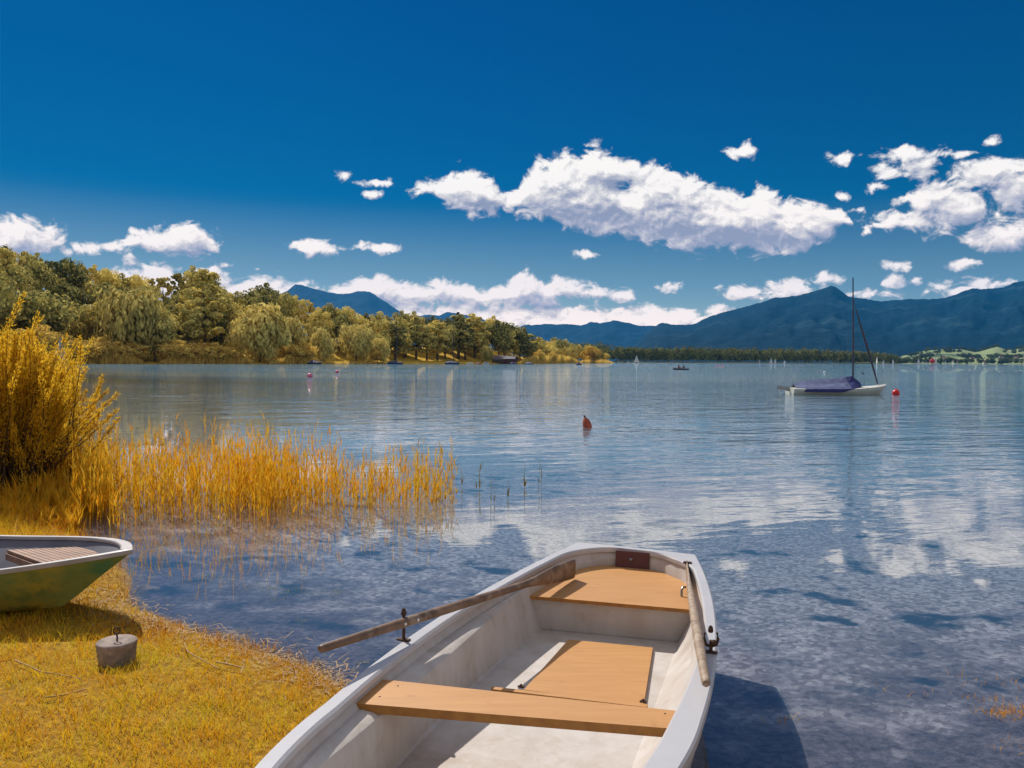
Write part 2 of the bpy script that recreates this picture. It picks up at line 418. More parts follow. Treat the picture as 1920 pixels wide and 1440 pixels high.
class MB:
    def __init__(s): s.v = []; s.f = []; s.mi = []; s.sm = []
    def add(s, vs, fs, mi=0, smooth=False):
        b = len(s.v); s.v += [tuple(p) for p in vs]
        for f in fs: s.f.append([b + i for i in f]); s.mi.append(mi); s.sm.append(smooth)
    def box(s, c, size, rot=None, mi=0, taper=1.0):
        x, y, z = (q / 2 for q in size); vs = []
        for dz in (-1, 1):
            tt = taper if dz > 0 else 1.0
            for dx, dy in ((-1, -1), (1, -1), (1, 1), (-1, 1)):
                p = Vector((dx * x * tt, dy * y * tt, dz * z))
                if rot is not None: p = rot @ p
                vs.append(p + Vector(c))
        s.add(vs, [(0, 3, 2, 1), (4, 5, 6, 7), (0, 1, 5, 4), (1, 2, 6, 5), (2, 3, 7, 6), (3, 0, 4, 7)], mi)
    def tube(s, pts, rad, n=10, mi=0, caps=True, ry=None):
        pts = [Vector(p) for p in pts]
        if not isinstance(rad, (list, tuple)): rad = [rad] * len(pts)
        if ry is None: ry = rad
        elif not isinstance(ry, (list, tuple)): ry = [ry] * len(pts)
        rings = []
        ref = None
        for i, p in enumerate(pts):
            d = (pts[min(i + 1, len(pts) - 1)] - pts[max(i - 1, 0)]).normalized()
            if ref is None:
                ref = Vector((0, 0, 1)) if abs(d.z) < 0.95 else Vector((0, 1, 0))
            a = d.cross(ref).normalized(); b = a.cross(d).normalized()
            rings.append([p + a * (math.cos(2 * math.pi * k / n) * rad[i]) + b * (math.sin(2 * math.pi * k / n) * ry[i]) for k in range(n)])
        vs = [q for r_ in rings for q in r_]; fs = []
        for i in range(len(pts) - 1):
            for k in range(n):
                k2 = (k + 1) % n
                fs.append((i * n + k, i * n + k2, (i + 1) * n + k2, (i + 1) * n + k))
        s.add(vs, fs, mi, True)
        if caps:
            s.add(rings[0], [tuple(range(n))[::-1]], mi); s.add(rings[-1], [tuple(range(n))], mi)
    def lathe(s, prof, n=20, c=(0, 0, 0), axis=None, mi=0, smooth=True):
        """prof: list of (r, z)"""
        vs = []; fs = []
        q = Vector((0, 0, 1)).rotation_difference(Vector(axis)) if axis is not None else None
        for (r_, z) in prof:
            for k in range(n):
                p = Vector((math.cos(2 * math.pi * k / n) * r_, math.sin(2 * math.pi * k / n) * r_, z))
                if q is not None: p = q @ p
                vs.append(p + Vector(c))
        for i in range(len(prof) - 1):
            for k in range(n):
                k2 = (k + 1) % n
                fs.append((i * n + k, i * n + k2, (i + 1) * n + k2, (i + 1) * n + k))
        s.add(vs, fs, mi, smooth)
        s.add(vs[:n], [tuple(range(n))[::-1]], mi); s.add(vs[-n:], [tuple(range(n))], mi)
    def prism(s, poly, z0, z1, mi=0, mi_side=None):
        """poly ccw list of (x,y)"""
        n = len(poly)
        lo = [(x, y, z0) for x, y in poly]; hi = [(x, y, z1) for x, y in poly]
        s.add(hi, [tuple(range(n))], mi); s.add(lo, [tuple(range(n))[::-1]], mi)
        s.add(lo + hi, [(i, (i + 1) % n, n + (i + 1) % n, n + i) for i in range(n)], mi if mi_side is None else mi_side)
    def build(s, name, mats, parent=None, loc=(0, 0, 0), bevel=0.0, autosm=None):
        me = bpy.data.meshes.new(name)
        me.from_pydata(s.v, [], s.f)
        for m in (mats if isinstance(mats, (list, tuple)) else [mats]): me.materials.append(MATS[m])
        me.polygons.foreach_set('material_index', s.mi)
        me.polygons.foreach_set('use_smooth', s.sm)
        me.update()
        o = link(name, me, parent, loc)
        if bevel:
            bv = o.modifiers.new('bevel', 'BEVEL'); bv.width = bevel; bv.segments = 2; bv.limit_method = 'ANGLE'; bv.angle_limit = R(40)
        return o

rng = np.random.default_rng(7)
random.seed(5)

# ------------------------------------------------------------------ near ground and lake bed
SHORE = [(14, 3.9), (6, 4.1), (3.2, 3.55), (2.4, 3.05), (1.2, 2.9), (0.3, 3.1), (-0.4, 3.65), (-0.95, 4.28), (-1.12, 4.5), (-1.56, 4.84), (-2.15, 5.1), (-2.6, 5.42), (-2.85, 5.85),
         (-3.3, 6.6), (-4.3, 7.9), (-4.75, 8.9), (-5.1, 10.2), (-6.6, 12.5), (-12, 18), (-30, 38), (-70, 85), (-160, 170)]
def shore_dist(X, Y):
    """signed distance to the shoreline, positive on land (numpy)"""
    best = np.full(X.shape, 1e9); sgn = np.ones(X.shape)
    for (x0, y0), (x1, y1) in zip(SHORE[:-1], SHORE[1:]):
        dx, dy = x1 - x0, y1 - y0
        t = np.clip(((X - x0) * dx + (Y - y0) * dy) / (dx * dx + dy * dy), 0, 1)
        qx = X - (x0 + t * dx); qy = Y - (y0 + t * dy)
        d = np.hypot(qx, qy)
        cr = dx * (Y - y0) - dy * (X - x0)
        m = d < best
        best = np.where(m, d, best); sgn = np.where(m, np.where(cr > 0, 1.0, -1.0), sgn)
    return best * sgn
def vnoise(X, Y, sc, seed=0.0):
    out = np.empty(X.shape); xf = X.ravel(); yf = Y.ravel()
    o = out.ravel()
    for i in range(len(xf)):
        o[i] = mnoise.noise(Vector((xf[i] * sc, yf[i] * sc, seed)))
    return o.reshape(X.shape)
def ground_h(X, Y, nz=None):
    d = shore_dist(X, Y)
    if nz is None:
        nz = 0.10 * np.sin(X * 2.3 + 1.1 * np.sin(Y * 1.7)) * np.cos(Y * 2.9 + X) + 0.04 * np.sin(X * 7.1 + Y * 5)
    d = d + nz * np.clip(1.2 - np.abs(d), 0, 1)
    land = 0.13 * (1 - np.exp(-np.maximum(d, 0) / 0.5)) + 0.012 * np.maximum(d, 0)
    wd = np.maximum(-d, 0)
    bed = -(0.075 * wd) / (1 + 0.02 * wd) - 0.02 * (1 - np.exp(-wd / 0.3))
    return np.where(d > 0, land, np.maximum(bed, -3.0))

gx = np.concatenate([np.linspace(-170, -30, 15)[:-1], np.linspace(-30, -6, 33)[:-1], np.linspace(-6, 5, 221)[:-1], np.linspace(5, 15, 41)[:-1], np.linspace(15, 90, 16)])
gy = np.concatenate([np.linspace(-20, 0, 9)[:-1], np.linspace(0, 8, 161)[:-1], np.linspace(8, 20, 81)[:-1], np.linspace(20, 60, 21)[:-1], np.linspace(60, 180, 13)])
GX, GY = np.meshgrid(gx, gy)
GZ = ground_h(GX, GY)
def grid_mesh(name, X, Y, Z, mats, attrs=None, smooth=True):
    ny, nx = X.shape
    idx = np.arange(nx * ny).reshape(ny, nx)
    q = np.stack([idx[:-1, :-1], idx[:-1, 1:], idx[1:, 1:], idx[1:, :-1]], -1).reshape(-1, 4)
    return np_mesh(name, np.stack([X, Y, Z], -1), quads=q, mats=mats, smooth=smooth, attrs=attrs)

def ground_material():
    m = bpy.data.materials.new('ground_soil'); m.use_nodes = True
    k = NT(new_nt(m.node_tree)); MATS['ground_soil'] = m
    ge = k.n('ShaderNodeNewGeometry'); sp = k.n('ShaderNodeSeparateXYZ'); k.l(ge.outputs['Position'], sp.inputs[0])
    pos = ge.outputs['Position']
    n1 = k.noise(pos, 3.0, 6, 0.6); n2 = k.noise(pos, 22, 5, 0.65)
    grass = k.ramp(n2, [(0.3, (0.17, 0.08, 0.012)), (0.55, (0.36, 0.20, 0.016)), (0.75, (0.52, 0.34, 0.025))])
    # bed: pebbly mud with dark weed clumps
    n3 = k.noise(k.vmath('MULTIPLY', pos, (1, 1.0, 0)), 2.1, 4, 0.55)
    n5 = k.noise(pos, 0.5, 3, 0.5)
    vor = k.n('ShaderNodeTexVoronoi'); k.l(pos, vor.inputs['Vector']); vor.inputs['Scale'].default_value = 26
    peb = k.ramp(vor.outputs['Color'], [(0.2, (0.22, 0.175, 0.15)), (0.5, (0.36, 0.30, 0.27)), (0.85, (0.55, 0.48, 0.43))])
    mud = k.ramp(n2, [(0.3, (0.05, 0.042, 0.048)), (0.7, (0.19, 0.155, 0.155))])
    bed = k.mix(k.maprange(k.math('ADD', k.math('MULTIPLY', sp.outputs[2], -2.0), k.math('SUBTRACT', n1, 0.5)), 0.12, 0.42), mud, peb)
    bed = k.mix(k.maprange(k.math('ADD', n3, k.math('MULTIPLY', n5, 0.35)), 0.74, 0.84), bed, (0.03, 0.045, 0.06))
    zf = k.maprange(k.math('ADD', sp.outputs[2], k.math('MULTIPLY', k.math('SUBTRACT', n1, 0.5), 0.05)), -0.02, 0.02)
    col = k.mix(zf, bed, grass)
    b = k.n('ShaderNodeBsdfPrincipled'); k.l(col, b.inputs['Base Color']); b.inputs['Roughness'].default_value = 0.9
    b.inputs['Specular IOR Level'].default_value = 0.15
    bn = k.n('ShaderNodeBump'); bn.inputs['Distance'].default_value = 0.02; k.l(n2, bn.inputs['Height']); k.l(bn.outputs[0], b.inputs['Normal'])
    o = k.n('ShaderNodeOutputMaterial'); k.l(b.outputs[0], o.inputs[0])
ground_material()
tag(link('ground', grid_mesh('ground', GX, GY, GZ, ['ground_soil'])), kind='structure')

# ------------------------------------------------------------------ water
def water_material():
    m = bpy.data.materials.new('lake_water'); m.use_nodes = True
    k = NT(new_nt(m.node_tree)); MATS['lake_water'] = m
    ge = k.n('ShaderNodeNewGeometry'); pos = ge.outputs['Position']
    at = k.n('ShaderNodeAttribute', attribute_name='depth')
    sh = k.n('ShaderNodeAttribute', attribute_name='offshore')
    ripple = k.maprange(sh.outputs['Fac'], 3.2, 12, 0.05, 1.0)
    patch = k.maprange(k.noise(k.vmath('MULTIPLY', pos, (0.3, 1, 1)), 0.05, 3, 0.5), 0.35, 0.65, 0.55, 1.15)
    amp = k.math('MULTIPLY', k.math('MULTIPLY', ripple, patch), k.maprange(sh.outputs['Fac'], 14, 55, 1.0, 3.4))
    rt = k.n('ShaderNodeVectorRotate', rotation_type='Z_AXIS'); k.l(pos, rt.inputs['Vector']); rt.inputs['Angle'].default_value = R(-14)
    p1 = k.vmath('MULTIPLY', rt.outputs[0], (0.55, 1.5, 1))
    h1 = k.noise(p1, 1.9, 3, 0.5, 0.4)
    h2 = k.noise(k.vmath('MULTIPLY', rt.outputs[0], (0.7, 1.3, 1)), 0.55, 2, 0.5, 0.3)
    h3 = k.noise(k.vmath('MULTIPLY', pos, (0.8, 1.2, 1)), 9.0, 2, 0.5)
    h = k.math('ADD', k.math('MULTIPLY', h1, 0.026), k.math('MULTIPLY', h2, 0.050))
    h = k.math('ADD', h, k.math('MULTIPLY', h3, 0.0010))
    h = k.math('MULTIPLY', h, amp)
    bn = k.n('ShaderNodeBump'); bn.inputs['Distance'].default_value = 1.0; bn.inputs['Strength'].default_value = 1.0
    k.l(h, bn.inputs['Height'])
    fr = k.n('ShaderNodeFresnel'); fr.inputs['IOR'].default_value = 1.9; k.l(bn.outputs[0], fr.inputs['Normal'])
    frf = k.math('ADD', k.math('MULTIPLY', fr.outputs[0], k.math('SUBTRACT', 1.0, ge.outputs['Backfacing'])), k.math('MULTIPLY', ge.outputs['Backfacing'], 0.04))
    gl = k.n('ShaderNodeBsdfGlossy'); gl.inputs['Roughness'].default_value = 0.012; k.l(bn.outputs[0], gl.inputs['Normal'])
    gl.inputs['Color'].default_value = (1, 1, 1, 1)
    tr = k.n('ShaderNodeBsdfTransparent'); tr.inputs['Color'].default_value = (0.84, 0.90, 0.98, 1)
    body = k.n('ShaderNodeBsdfDiffuse'); body.inputs['Color'].default_value = (0.125, 0.245, 0.31, 1)
    bf = k.math('SUBTRACT', 1.0, k.math('POWER', 0.5, k.math('MULTIPLY', at.outputs['Fac'], 1.0)))
    m1 = k.n('ShaderNodeMixShader'); k.l(bf, m1.inputs[0]); k.l(tr.outputs[0], m1.inputs[1]); k.l(body.outputs[0], m1.inputs[2])
    m2 = k.n('ShaderNodeMixShader'); k.l(frf, m2.inputs[0]); k.l(m1.outputs[0], m2.inputs[1]); k.l(gl.outputs[0], m2.inputs[2])
    o = k.n('ShaderNodeOutputMaterial'); k.l(m2.outputs[0], o.inputs[0])
water_material()
wx = np.concatenate([[-14000, -5000, -1500, -500, -200], np.linspace(-90, -10, 30)[:-1], np.linspace(-10, 10, 121)[:-1], np.linspace(10, 60, 30), [150, 400, 1200, 4000, 14000]])
wy = np.concatenate([[-300, -20], np.linspace(0, 14, 91)[:-1], np.linspace(14, 60, 40), [90, 130, 180, 300, 600, 1500, 4000, 8000, 14500]])
WX, WY = np.meshgrid(wx, wy)
sd = shore_dist(WX, WY)
dep = np.clip(-ground_h(WX, WY), 0, 5)
dep = np.where((WY > 100) | (np.abs(WX) > 90), 5.0, dep)
off = np.clip(-sd, 0, 100)
tag(link('water', grid_mesh('water', WX, WY, np.zeros_like(WX), ['lake_water'], attrs={'depth': dep.ravel(), 'offshore': off.ravel()})), kind='structure')

# ------------------------------------------------------------------ mountains and far land
def interp(pts, x): return np.interp(x, [p[0] for p in pts], [p[1] for p in pts])
def land_material(name, c1, c2, c3, sc):
    m = bpy.data.materials.new(name); m.use_nodes = True
    k = NT(new_nt(m.node_tree)); MATS[name] = m
    tc = k.n('ShaderNodeTexCoord')
    n1 = k.noise(tc.outputs['Object'], sc, 6, 0.62); n2 = k.noise(tc.outputs['Object'], sc * 7, 5, 0.7)
    col = k.ramp(n2, [(0.3, c1), (0.7, c2)])
    col = k.mix(k.maprange(n1, 0.56, 0.64), col, c3)
    b = k.n('ShaderNodeBsdfPrincipled'); k.l(col, b.inputs['Base Color']); b.inputs['Roughness'].default_value = 0.95
    b.inputs['Specular IOR Level'].default_value = 0.05
    bn = k.n('ShaderNodeBump'); bn.inputs['Distance'].default_value = 0.35 / sc * 0.12; k.l(n2, bn.inputs['Height']); k.l(bn.outputs[0], b.inputs['Normal'])
    o = k.n('ShaderNodeOutputMaterial'); k.l(b.outputs[0], o.inputs[0])
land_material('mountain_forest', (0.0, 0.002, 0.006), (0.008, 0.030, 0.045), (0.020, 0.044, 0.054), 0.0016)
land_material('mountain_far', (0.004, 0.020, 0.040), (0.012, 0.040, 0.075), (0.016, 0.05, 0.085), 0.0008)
def mountain(name, ridge, D, front, matn, seed, nu=220, nv=46, spur=0.26):
    xs = np.linspace(ridge[0][0], ridge[-1][0], nu)
    ys = interp(ridge, xs)
    V = np.zeros((nv, nu, 3))
    for i in range(nu):
        py = ys[i] + 1.6 * mnoise.noise(Vector((xs[i] * 0.09, seed, 0))) + 1.0 * mnoise.noise(Vector((xs[i] * 0.3, seed, 3)))
        top = atd(xs[i], py, D)
        hmax = max(top.z, 0.0)
        for j in range(nv):
            tt = j / (nv - 1) * 1.35           # 1.0 is the ridge
            dist = D - front * (1 - tt)
            sc = dist / D
            if tt <= 1:
                prof = tt ** 1.25
                sp = mnoise.fractal(Vector((xs[i] * 0.016 + 1.9 * (1 - tt), (1 - tt) * 4.2, seed)), 0.9, 2.1, 6)
                sp2 = 1 - abs(mnoise.noise(Vector((xs[i] * 0.022 + 2.2 * tt, tt * 3.1 + seed, 5.0)))) * 2
                z = hmax * prof * (1 + spur * (sp + 0.5 * (sp2 - 0.6)) * (1 - tt) ** 0.7 * 1.2)
                z = min(z, hmax * dist / D * 0.985) if tt < 0.97 else z
            else:
                z = hmax * (1 - (tt - 1) * 1.6)
            V[j, i] = (top.x * sc, dist, max(z, -2) - (3 if j == 0 else 0))
    idx = np.arange(nu * nv).reshape(nv, nu)
    q = np.stack([idx[:-1, :-1], idx[:-1, 1:], idx[1:, 1:], idx[1:, :-1]], -1).reshape(-1, 4)
    me = np_mesh(name, V, quads=q, mats=[matn], smooth=True)
    return tag(link(name, me), kind='structure')

RIGHT_RIDGE = [(1160,672),(1190,648),(1215,622),(1240,604),(1262,608),(1300,608),(1330,592),(1380,578),(1440,562),(1452,557),(1465,558),(1500,553),(1540,541),
               (1558,533),(1566,535),(1590,554),(1610,557),(1650,563),(1700,560),(1740,560),(1780,556),(1800,548),(1822,539),(1850,540),(1880,538),
               (1900,528),(1930,526),(1990,520),(2080,545),(2200,530),(2400,560)]
LEFT_PEAK = [(360,640),(430,600),(500,560),(538,545),(552,533),(566,531),(580,536),(610,545),(632,549),(655,548),(672,544),(692,546),(705,554),(725,566),
             (745,580),(775,594),(805,588),(822,592),(840,583),(862,588),(890,592),(930,606),(970,620),(1010,640)]
MID_RIDGE = [(880,640),(960,618),(985,609),(1020,607),(1060,607),(1090,609),(1108,602),(1125,605),(1150,600),(1170,603),(1200,609),(1240,610),(1290,620),(1340,645),(1380,665)]
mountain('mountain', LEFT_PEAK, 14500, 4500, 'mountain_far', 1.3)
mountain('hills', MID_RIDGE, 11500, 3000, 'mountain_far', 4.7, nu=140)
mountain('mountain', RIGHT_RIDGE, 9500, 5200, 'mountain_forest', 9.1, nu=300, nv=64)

# flat land behind the far shore
land_material('far_meadow', (0.20, 0.24, 0.10), (0.30, 0.34, 0.16), (0.035, 0.07, 0.05), 0.004)
land_material('wood_floor', (0.06, 0.07, 0.03), (0.10, 0.10, 0.04), (0.04, 0.05, 0.025), 0.01)
land_material('meadow', (0.50, 0.30, 0.035), (0.68, 0.44, 0.05), (0.40, 0.29, 0.05), 0.05)
def strip(name, pxs, d0, depths, zs, matn):
    """land whose near edge follows bearing -> distance, with a cross profile"""
    V = np.zeros((len(depths), len(pxs), 3))
    for i, px in enumerate(pxs):
        D = d0(px); b = (px - 960) / F
        for j, dp in enumerate(depths):
            V[j, i] = (b * (D + dp), D + dp, zs(px, dp))
    idx = np.arange(len(pxs) * len(depths)).reshape(len(depths), len(pxs))
    q = np.stack([idx[:-1, :-1], idx[:-1, 1:], idx[1:, 1:], idx[1:, :-1]], -1).reshape(-1, 4)
    return tag(link(name, np_mesh(name, V, quads=q, mats=[matn], smooth=True)), kind='structure')
FAR_D = [(900, 1500), (1130, 1250), (1300, 1350), (1500, 1450), (1640, 1500), (1700, 1900), (1760, 2400), (2000, 2500), (2700, 2500)]
FIELD_TOP = [(1600, 676), (1680, 670), (1705, 664), (1740, 656), (1800, 655), (1830, 661), (1868, 650), (1890, 657), (1920, 652), (1980, 650), (2050, 660), (2300, 655)]
def far_z(px, dp):
    if dp <= 0: return -1.0
    base = min(dp / 100, 1.0) * 1.2
    if px > 1600:
        D = 3600
        top = atd(px, float(interp(FIELD_TOP, px)), D).z
        t_ = np.clip((interp(FAR_D, px) + dp - 2500) / (D - 2500), 0, 1)
        base += max(top, 0) * float(t_) ** 1.3
    return base
strip('land', list(np.linspace(880, 1690, 90)), lambda px: float(interp(FAR_D, px)), [0, 1, 30, 100, 300, 600, 900, 1200, 1500, 1900, 2500, 3500, 5000], far_z, 'wood_floor')
strip('land', list(np.linspace(1690, 2700, 120)), lambda px: float(interp(FAR_D, px)), [0, 1, 30, 100, 300, 600, 900, 1200, 1500, 1900, 2500, 3500, 5000], far_z, 'far_meadow')

# left shore with the wooded slope
SHORE_D = [(-500, 120), (-100, 190), (180, 255), (300, 275), (485, 300), (600, 330), (740, 375), (850, 410), (960, 440), (1000, 480), (1060, 600), (1150, 760)]
SKYLINE = [(-400, 430), (-60, 445), (0, 450), (50, 468), (110, 478), (150, 488), (200, 495), (250, 515), (300, 520), (350, 508), (380, 508), (420, 540), (450, 542), (500, 536),
           (540, 540), (580, 565), (620, 570), (660, 578), (700, 588), (740, 586), (800, 590), (850, 592), (880, 588), (920, 600), (950, 605), (980, 615), (1005, 640)]
def hill(px, dp):
    D = float(interp(SHORE_D, px))
    top = atd(px, float(interp(SKYLINE, px)), D + 70).z
    hh = max(top - 19, 1.6) if px < 1000 else 1.5
    b = 0.5 * min(dp / 1.0, 1) + 0.6 * min(dp / 12, 1)
    t_ = min(max((dp - 10) / 60, 0), 1); t_ = t_ * t_ * (3 - 2 * t_)
    edge = 1.0 if px < 1060 else max(0, (1150 - px) / 90)
    return b * max(edge, 0.3) + (hh - 1.1) * t_ * edge if dp > 0 else -0.6
strip('land', list(np.linspace(-500, 1150, 160)), lambda px: float(interp(SHORE_D, px)), [-4, 0, 0.6, 3, 8, 14, 22, 32, 42, 52, 62, 72, 100, 160, 220], hill, 'meadow')

# ------------------------------------------------------------------ trees
def leaf_quads(P, N, size, rg, aspect=1.0, droop=0.0):
    """quads centred at P with normals about N"""
    n = len(P)
    N = N + rg.normal(0, 0.32, (n, 3)); N /= np.linalg.norm(N, axis=1)[:, None] + 1e-9
    A = rg.normal(0, 1, (n, 3))
    if droop: A = A * (1 - droop) + np.array([0, 0, 1.0]) * droop * 2
    A -= (A * N).sum(1)[:, None] * N; A /= np.linalg.norm(A, axis=1)[:, None] + 1e-9
    B = np.cross(N, A)
    s = size * rg.uniform(0.6, 1.3, n)[:, None]
    a = A * s * aspect * 0.5; b = B * s * 0.5
    V = np.stack([P - a, P + b * 0.9, P + a, P - b], 1).reshape(-1, 3)
    return V
def crown(rg, H, Wd, base, kind, nleaf, size):
    """leaf faces spread over many clumps inside an uneven envelope"""
    P = []; N = []
    clumps = 52 if kind != 'conifer' else 30
    zc = (base + H) / 2; hh = (H - base) / 2
    for c in range(clumps):
        for _ in range(30):
            q = rg.uniform(-1, 1, 3)
            r_ = np.linalg.norm(q)
            if 0.35 < r_ < 1.0: break
        if kind == 'tall': w_ = Wd * 0.5 * (1 - 0.25 * abs(q[2]))
        elif kind == 'willow': w_ = Wd * 0.5 * (1.08 if q[2] < 0 else 1.0)
        elif kind == 'conifer': w_ = Wd * 0.5 * (1 - (q[2] + 1) / 2) * 1.25
        else: w_ = Wd * 0.5
        cx = q[0] * w_; cy = q[1] * w_; cz = zc + q[2] * hh * 0.86
        cr = rg.uniform(0.11, 0.23) * Wd * (0.6 if kind in ('tall', 'conifer') else 1.0)
        n = nleaf // clumps
        d = rg.normal(0, 1, (n, 3)); d[:, 2] = d[:, 2] * 0.9 + 0.35
        d /= np.linalg.norm(d, axis=1)[:, None]
        rr = cr * rg.uniform(0.72, 1.10, n)[:, None]
        sq = np.array([1, 1, 0.72 if kind != 'willow' else 1.25])
        pp = np.array([cx, cy, cz]) + d * rr * sq
        P.append(pp); N.append(d + np.array([cx, cy, 0.6 * (cz - zc)]) / (Wd * 0.6))
    P = np.concatenate(P); N = np.concatenate(N)
    keep = P[:, 2] > base * (0.5 if kind != 'willow' else 0.12)
    P = P[keep]; N = N[keep]
    N /= np.linalg.norm(N, axis=1)[:, None]
    V = leaf_quads(P, N, size, rg, aspect=1.9 if kind == 'willow' else 1.2, droop=0.75 if kind == 'willow' else 0.0)
    n = len(P)
    q = np.arange(n * 4).reshape(n, 4)
    return np_mesh('crown', V, quads=q, rnd=np.repeat(rg.uniform(0, 1, n), 4))
def trunk_mesh(rg, H, base, Wd):
    mb = MB()
    r0 = H * 0.018 + 0.06
    lean = rg.uniform(-0.03, 0.03, 2)
    pts = [(lean[0] * z, lean[1] * z, z) for z in np.linspace(-0.6, H * 0.72, 6)]
    mb.tube(pts, [r0 * (1 - 0.14 * i) for i in range(6)], 7)
    for k_ in range(7):
        a = rg.uniform(0, 6.28); z0 = base + (H - base) * rg.uniform(0.02, 0.5)
        L = Wd * rg.uniform(0.25, 0.42)
        mb.tube([(0, 0, z0), (math.cos(a) * L * 0.5, math.sin(a) * L * 0.5, z0 + L * 0.45), (math.cos(a) * L, math.sin(a) * L, z0 + L * 1.0)], [r0 * 0.45, r0 * 0.3, r0 * 0.1], 5)
    me = bpy.data.meshes.new('trunk'); me.from_pydata(mb.v, [], mb.f); me.materials.append(MATS['bark'])
    me.polygons.foreach_set('use_smooth', mb.sm); me.update()
    return me
PROTO = {}
def proto(key, kind, H, Wd, base, matn, nleaf=2600, size=0.75, seeds=3):
    PROTO[key] = []
    for s_ in range(seeds):
        rg = np.random.default_rng(hash_(key) + s_ * 17)
        cm = crown(rg, H, Wd, base, kind, nleaf, size); cm.materials.append(MATS[matn])
        PROTO[key].append((trunk_mesh(rg, H, base, Wd), cm, H, Wd))
def hash_(s): return sum(ord(c) * (i + 3) for i, c in enumerate(s))
proto('broad', 'round', 20, 14, 1.6, 'leaf_wood', 4200, 0.85, 4)
proto('tall', 'tall', 24, 10, 2, 'leaf_wood', 3800, 0.85, 3)
proto('willow', 'willow', 14, 13, 0.3, 'leaf_willow', 4200, 0.75, 2)
proto('gold', 'round', 9, 10, 0.8, 'leaf_gold', 2400, 0.7, 2)
proto('conifer', 'conifer', 24, 7, 2, 'leaf_conifer', 2000, 0.9, 1)
def plant_tree(key, x, y, z, H, width=None, label=None, cat='tree', group=None, name=None):
    tm, cm, h0, w0 = random.choice(PROTO[key])
    r = empty(name or {'broad': 'broadleaf_tree', 'tall': 'tall_tree', 'willow': 'willow_tree', 'gold': 'golden_bush', 'conifer': 'conifer_tree'}[key], (x, y, z), random.uniform(0, 6.28))
    s = H / h0; sw = (width / w0) if width else s * (0.80 if key in ('broad', 'tall') else 1)
    r.scale = (sw, sw * random.uniform(0.9, 1.1), s)
    link('trunk' if key != 'gold' else 'stem', tm, r); link('crown' if key != 'gold' else 'foliage', cm, r)
    return tag(r, label, cat, group)
def shoreD(px): return float(interp(SHORE_D, px))
def place(key, px, dp, H=None, top=None, **kw):
    D = shoreD(px) + dp
    z = hill(px, dp)
    if top is not None:
        H = atd(px, top, D).z - z
        H = max(H * 1.07, 3)
    p = (px - 960) / F * D
    return plant_tree(key, p, D, z - 0.2, H, **kw)

LBL_BACK = 'broadleaf tree in the skyline row of the wooded slope on the left shore'
LBL_MID = 'broadleaf tree in the middle of the crowded wood on the left shore'
LBL_FRONT = 'broadleaf tree in the lower rows of the wood behind the lakeside bushes'
rs = random.Random(3)
x = -150.0
while x < 1000:
    sk = float(interp(SKYLINE, x))
    place(rs.choice(['broad', 'broad', 'tall']), x, 62 + rs.uniform(-6, 8), top=sk + rs.uniform(-6, 8), label=LBL_BACK, group='trees of the skyline row on the left shore')
    x += rs.uniform(20, 32) if x < 560 else rs.uniform(16, 25)
x = -140.0
while x < 990:
    sk = float(interp(SKYLINE, x)); base = 676
    for (dp, f0, lb, gr) in ((44, 0.84, LBL_MID, 'trees in the middle of the left wood'), (26, 0.64, LBL_FRONT, 'trees in the lower rows of the left wood')):
        if dp == 26 and 720 < x < 960 and rs.random() < 0.5: continue
        top = base - (base - sk) * (f0 + rs.uniform(-0.09, 0.09))
        place(rs.choice(['broad', 'broad', 'broad', 'tall']), x + rs.uniform(-12, 12), dp + rs.uniform(-5, 5), top=top, label=lb, group=gr)
    x += rs.uniform(28, 42) if x < 560 else rs.uniform(22, 34)
# notable trees and bushes close to the water
place('tall', 385, 20, top=508, width=17, label='tallest dark tree rising above the wood between the clouds on the left shore', cat='tree')
place('willow', 487, 5, top=582, width=20, label='big round willow with a dark hollow standing at the water', cat='tree')
place('willow', 535, 14, top=604, width=14, label='grey green willow just right of the big round willow', cat='tree')
place('willow', 605, 6, top=622, width=10, label='willow leaning over the covered dinghy on the left shore', cat='tree')
place('willow', 668, 6, top=612, width=14, label='broad silvery willow left of the dark blue moored sailboat', cat='tree')
place('willow', 708, 5, top=636, width=9, label='small pale willow beside the dark blue moored sailboat', cat='tree')
place('willow', 912, 3, top=650, width=6, label='small round tree beside the brown boathouse', cat='tree')
place('willow', 250, 10, top=548, width=18, label='wide drooping willow in front of the dark wood on the left', cat='tree')
place('broad', 290, 7, top=575, width=14, label='yellowing tree leaning out over the left shore bushes', cat='tree')
place('tall', 350, 12, top=560, width=12, label='slim tree left of the big round willow, behind the bushes', cat='tree')
place('broad', 80, 18, top=545, width=16, label='dark leafy tree behind the golden shrub at the left edge', cat='tree')
for (px, top, wd) in [(760, 616, 13), (800, 610, 13), (835, 608, 13), (872, 604, 14), (900, 612, 12), (945, 616, 12), (975, 622, 12), (780, 594, 14), (860, 590, 16), (890, 586, 15), (935, 600, 13), (965, 606, 13), (990, 622, 12), (1010, 632, 11), (820, 598, 14), (740, 600, 14)]:
    place('broad' if px % 2 else 'tall', px, 22 + rs.uniform(-3, 10), top=top, width=wd, label='tree shading the bathing beach left of the boathouses', cat='tree', group='trees behind the small beach')
place('conifer', 858, 30, top=586, width=6, label='dark pointed conifer standing out of the wood above the beach', cat='tree')
BUSH = [(30, 620, 12), (75, 612, 11), (115, 630, 11), (150, 640, 12), (190, 636, 9), (215, 642, 11), (250, 645, 10), (330, 640, 13), (365, 646, 12), (395, 644, 13), (425, 652, 10), (545, 648, 10), (575, 646, 9), (705, 655, 7), (1010, 657, 7), (1035, 660, 7)]
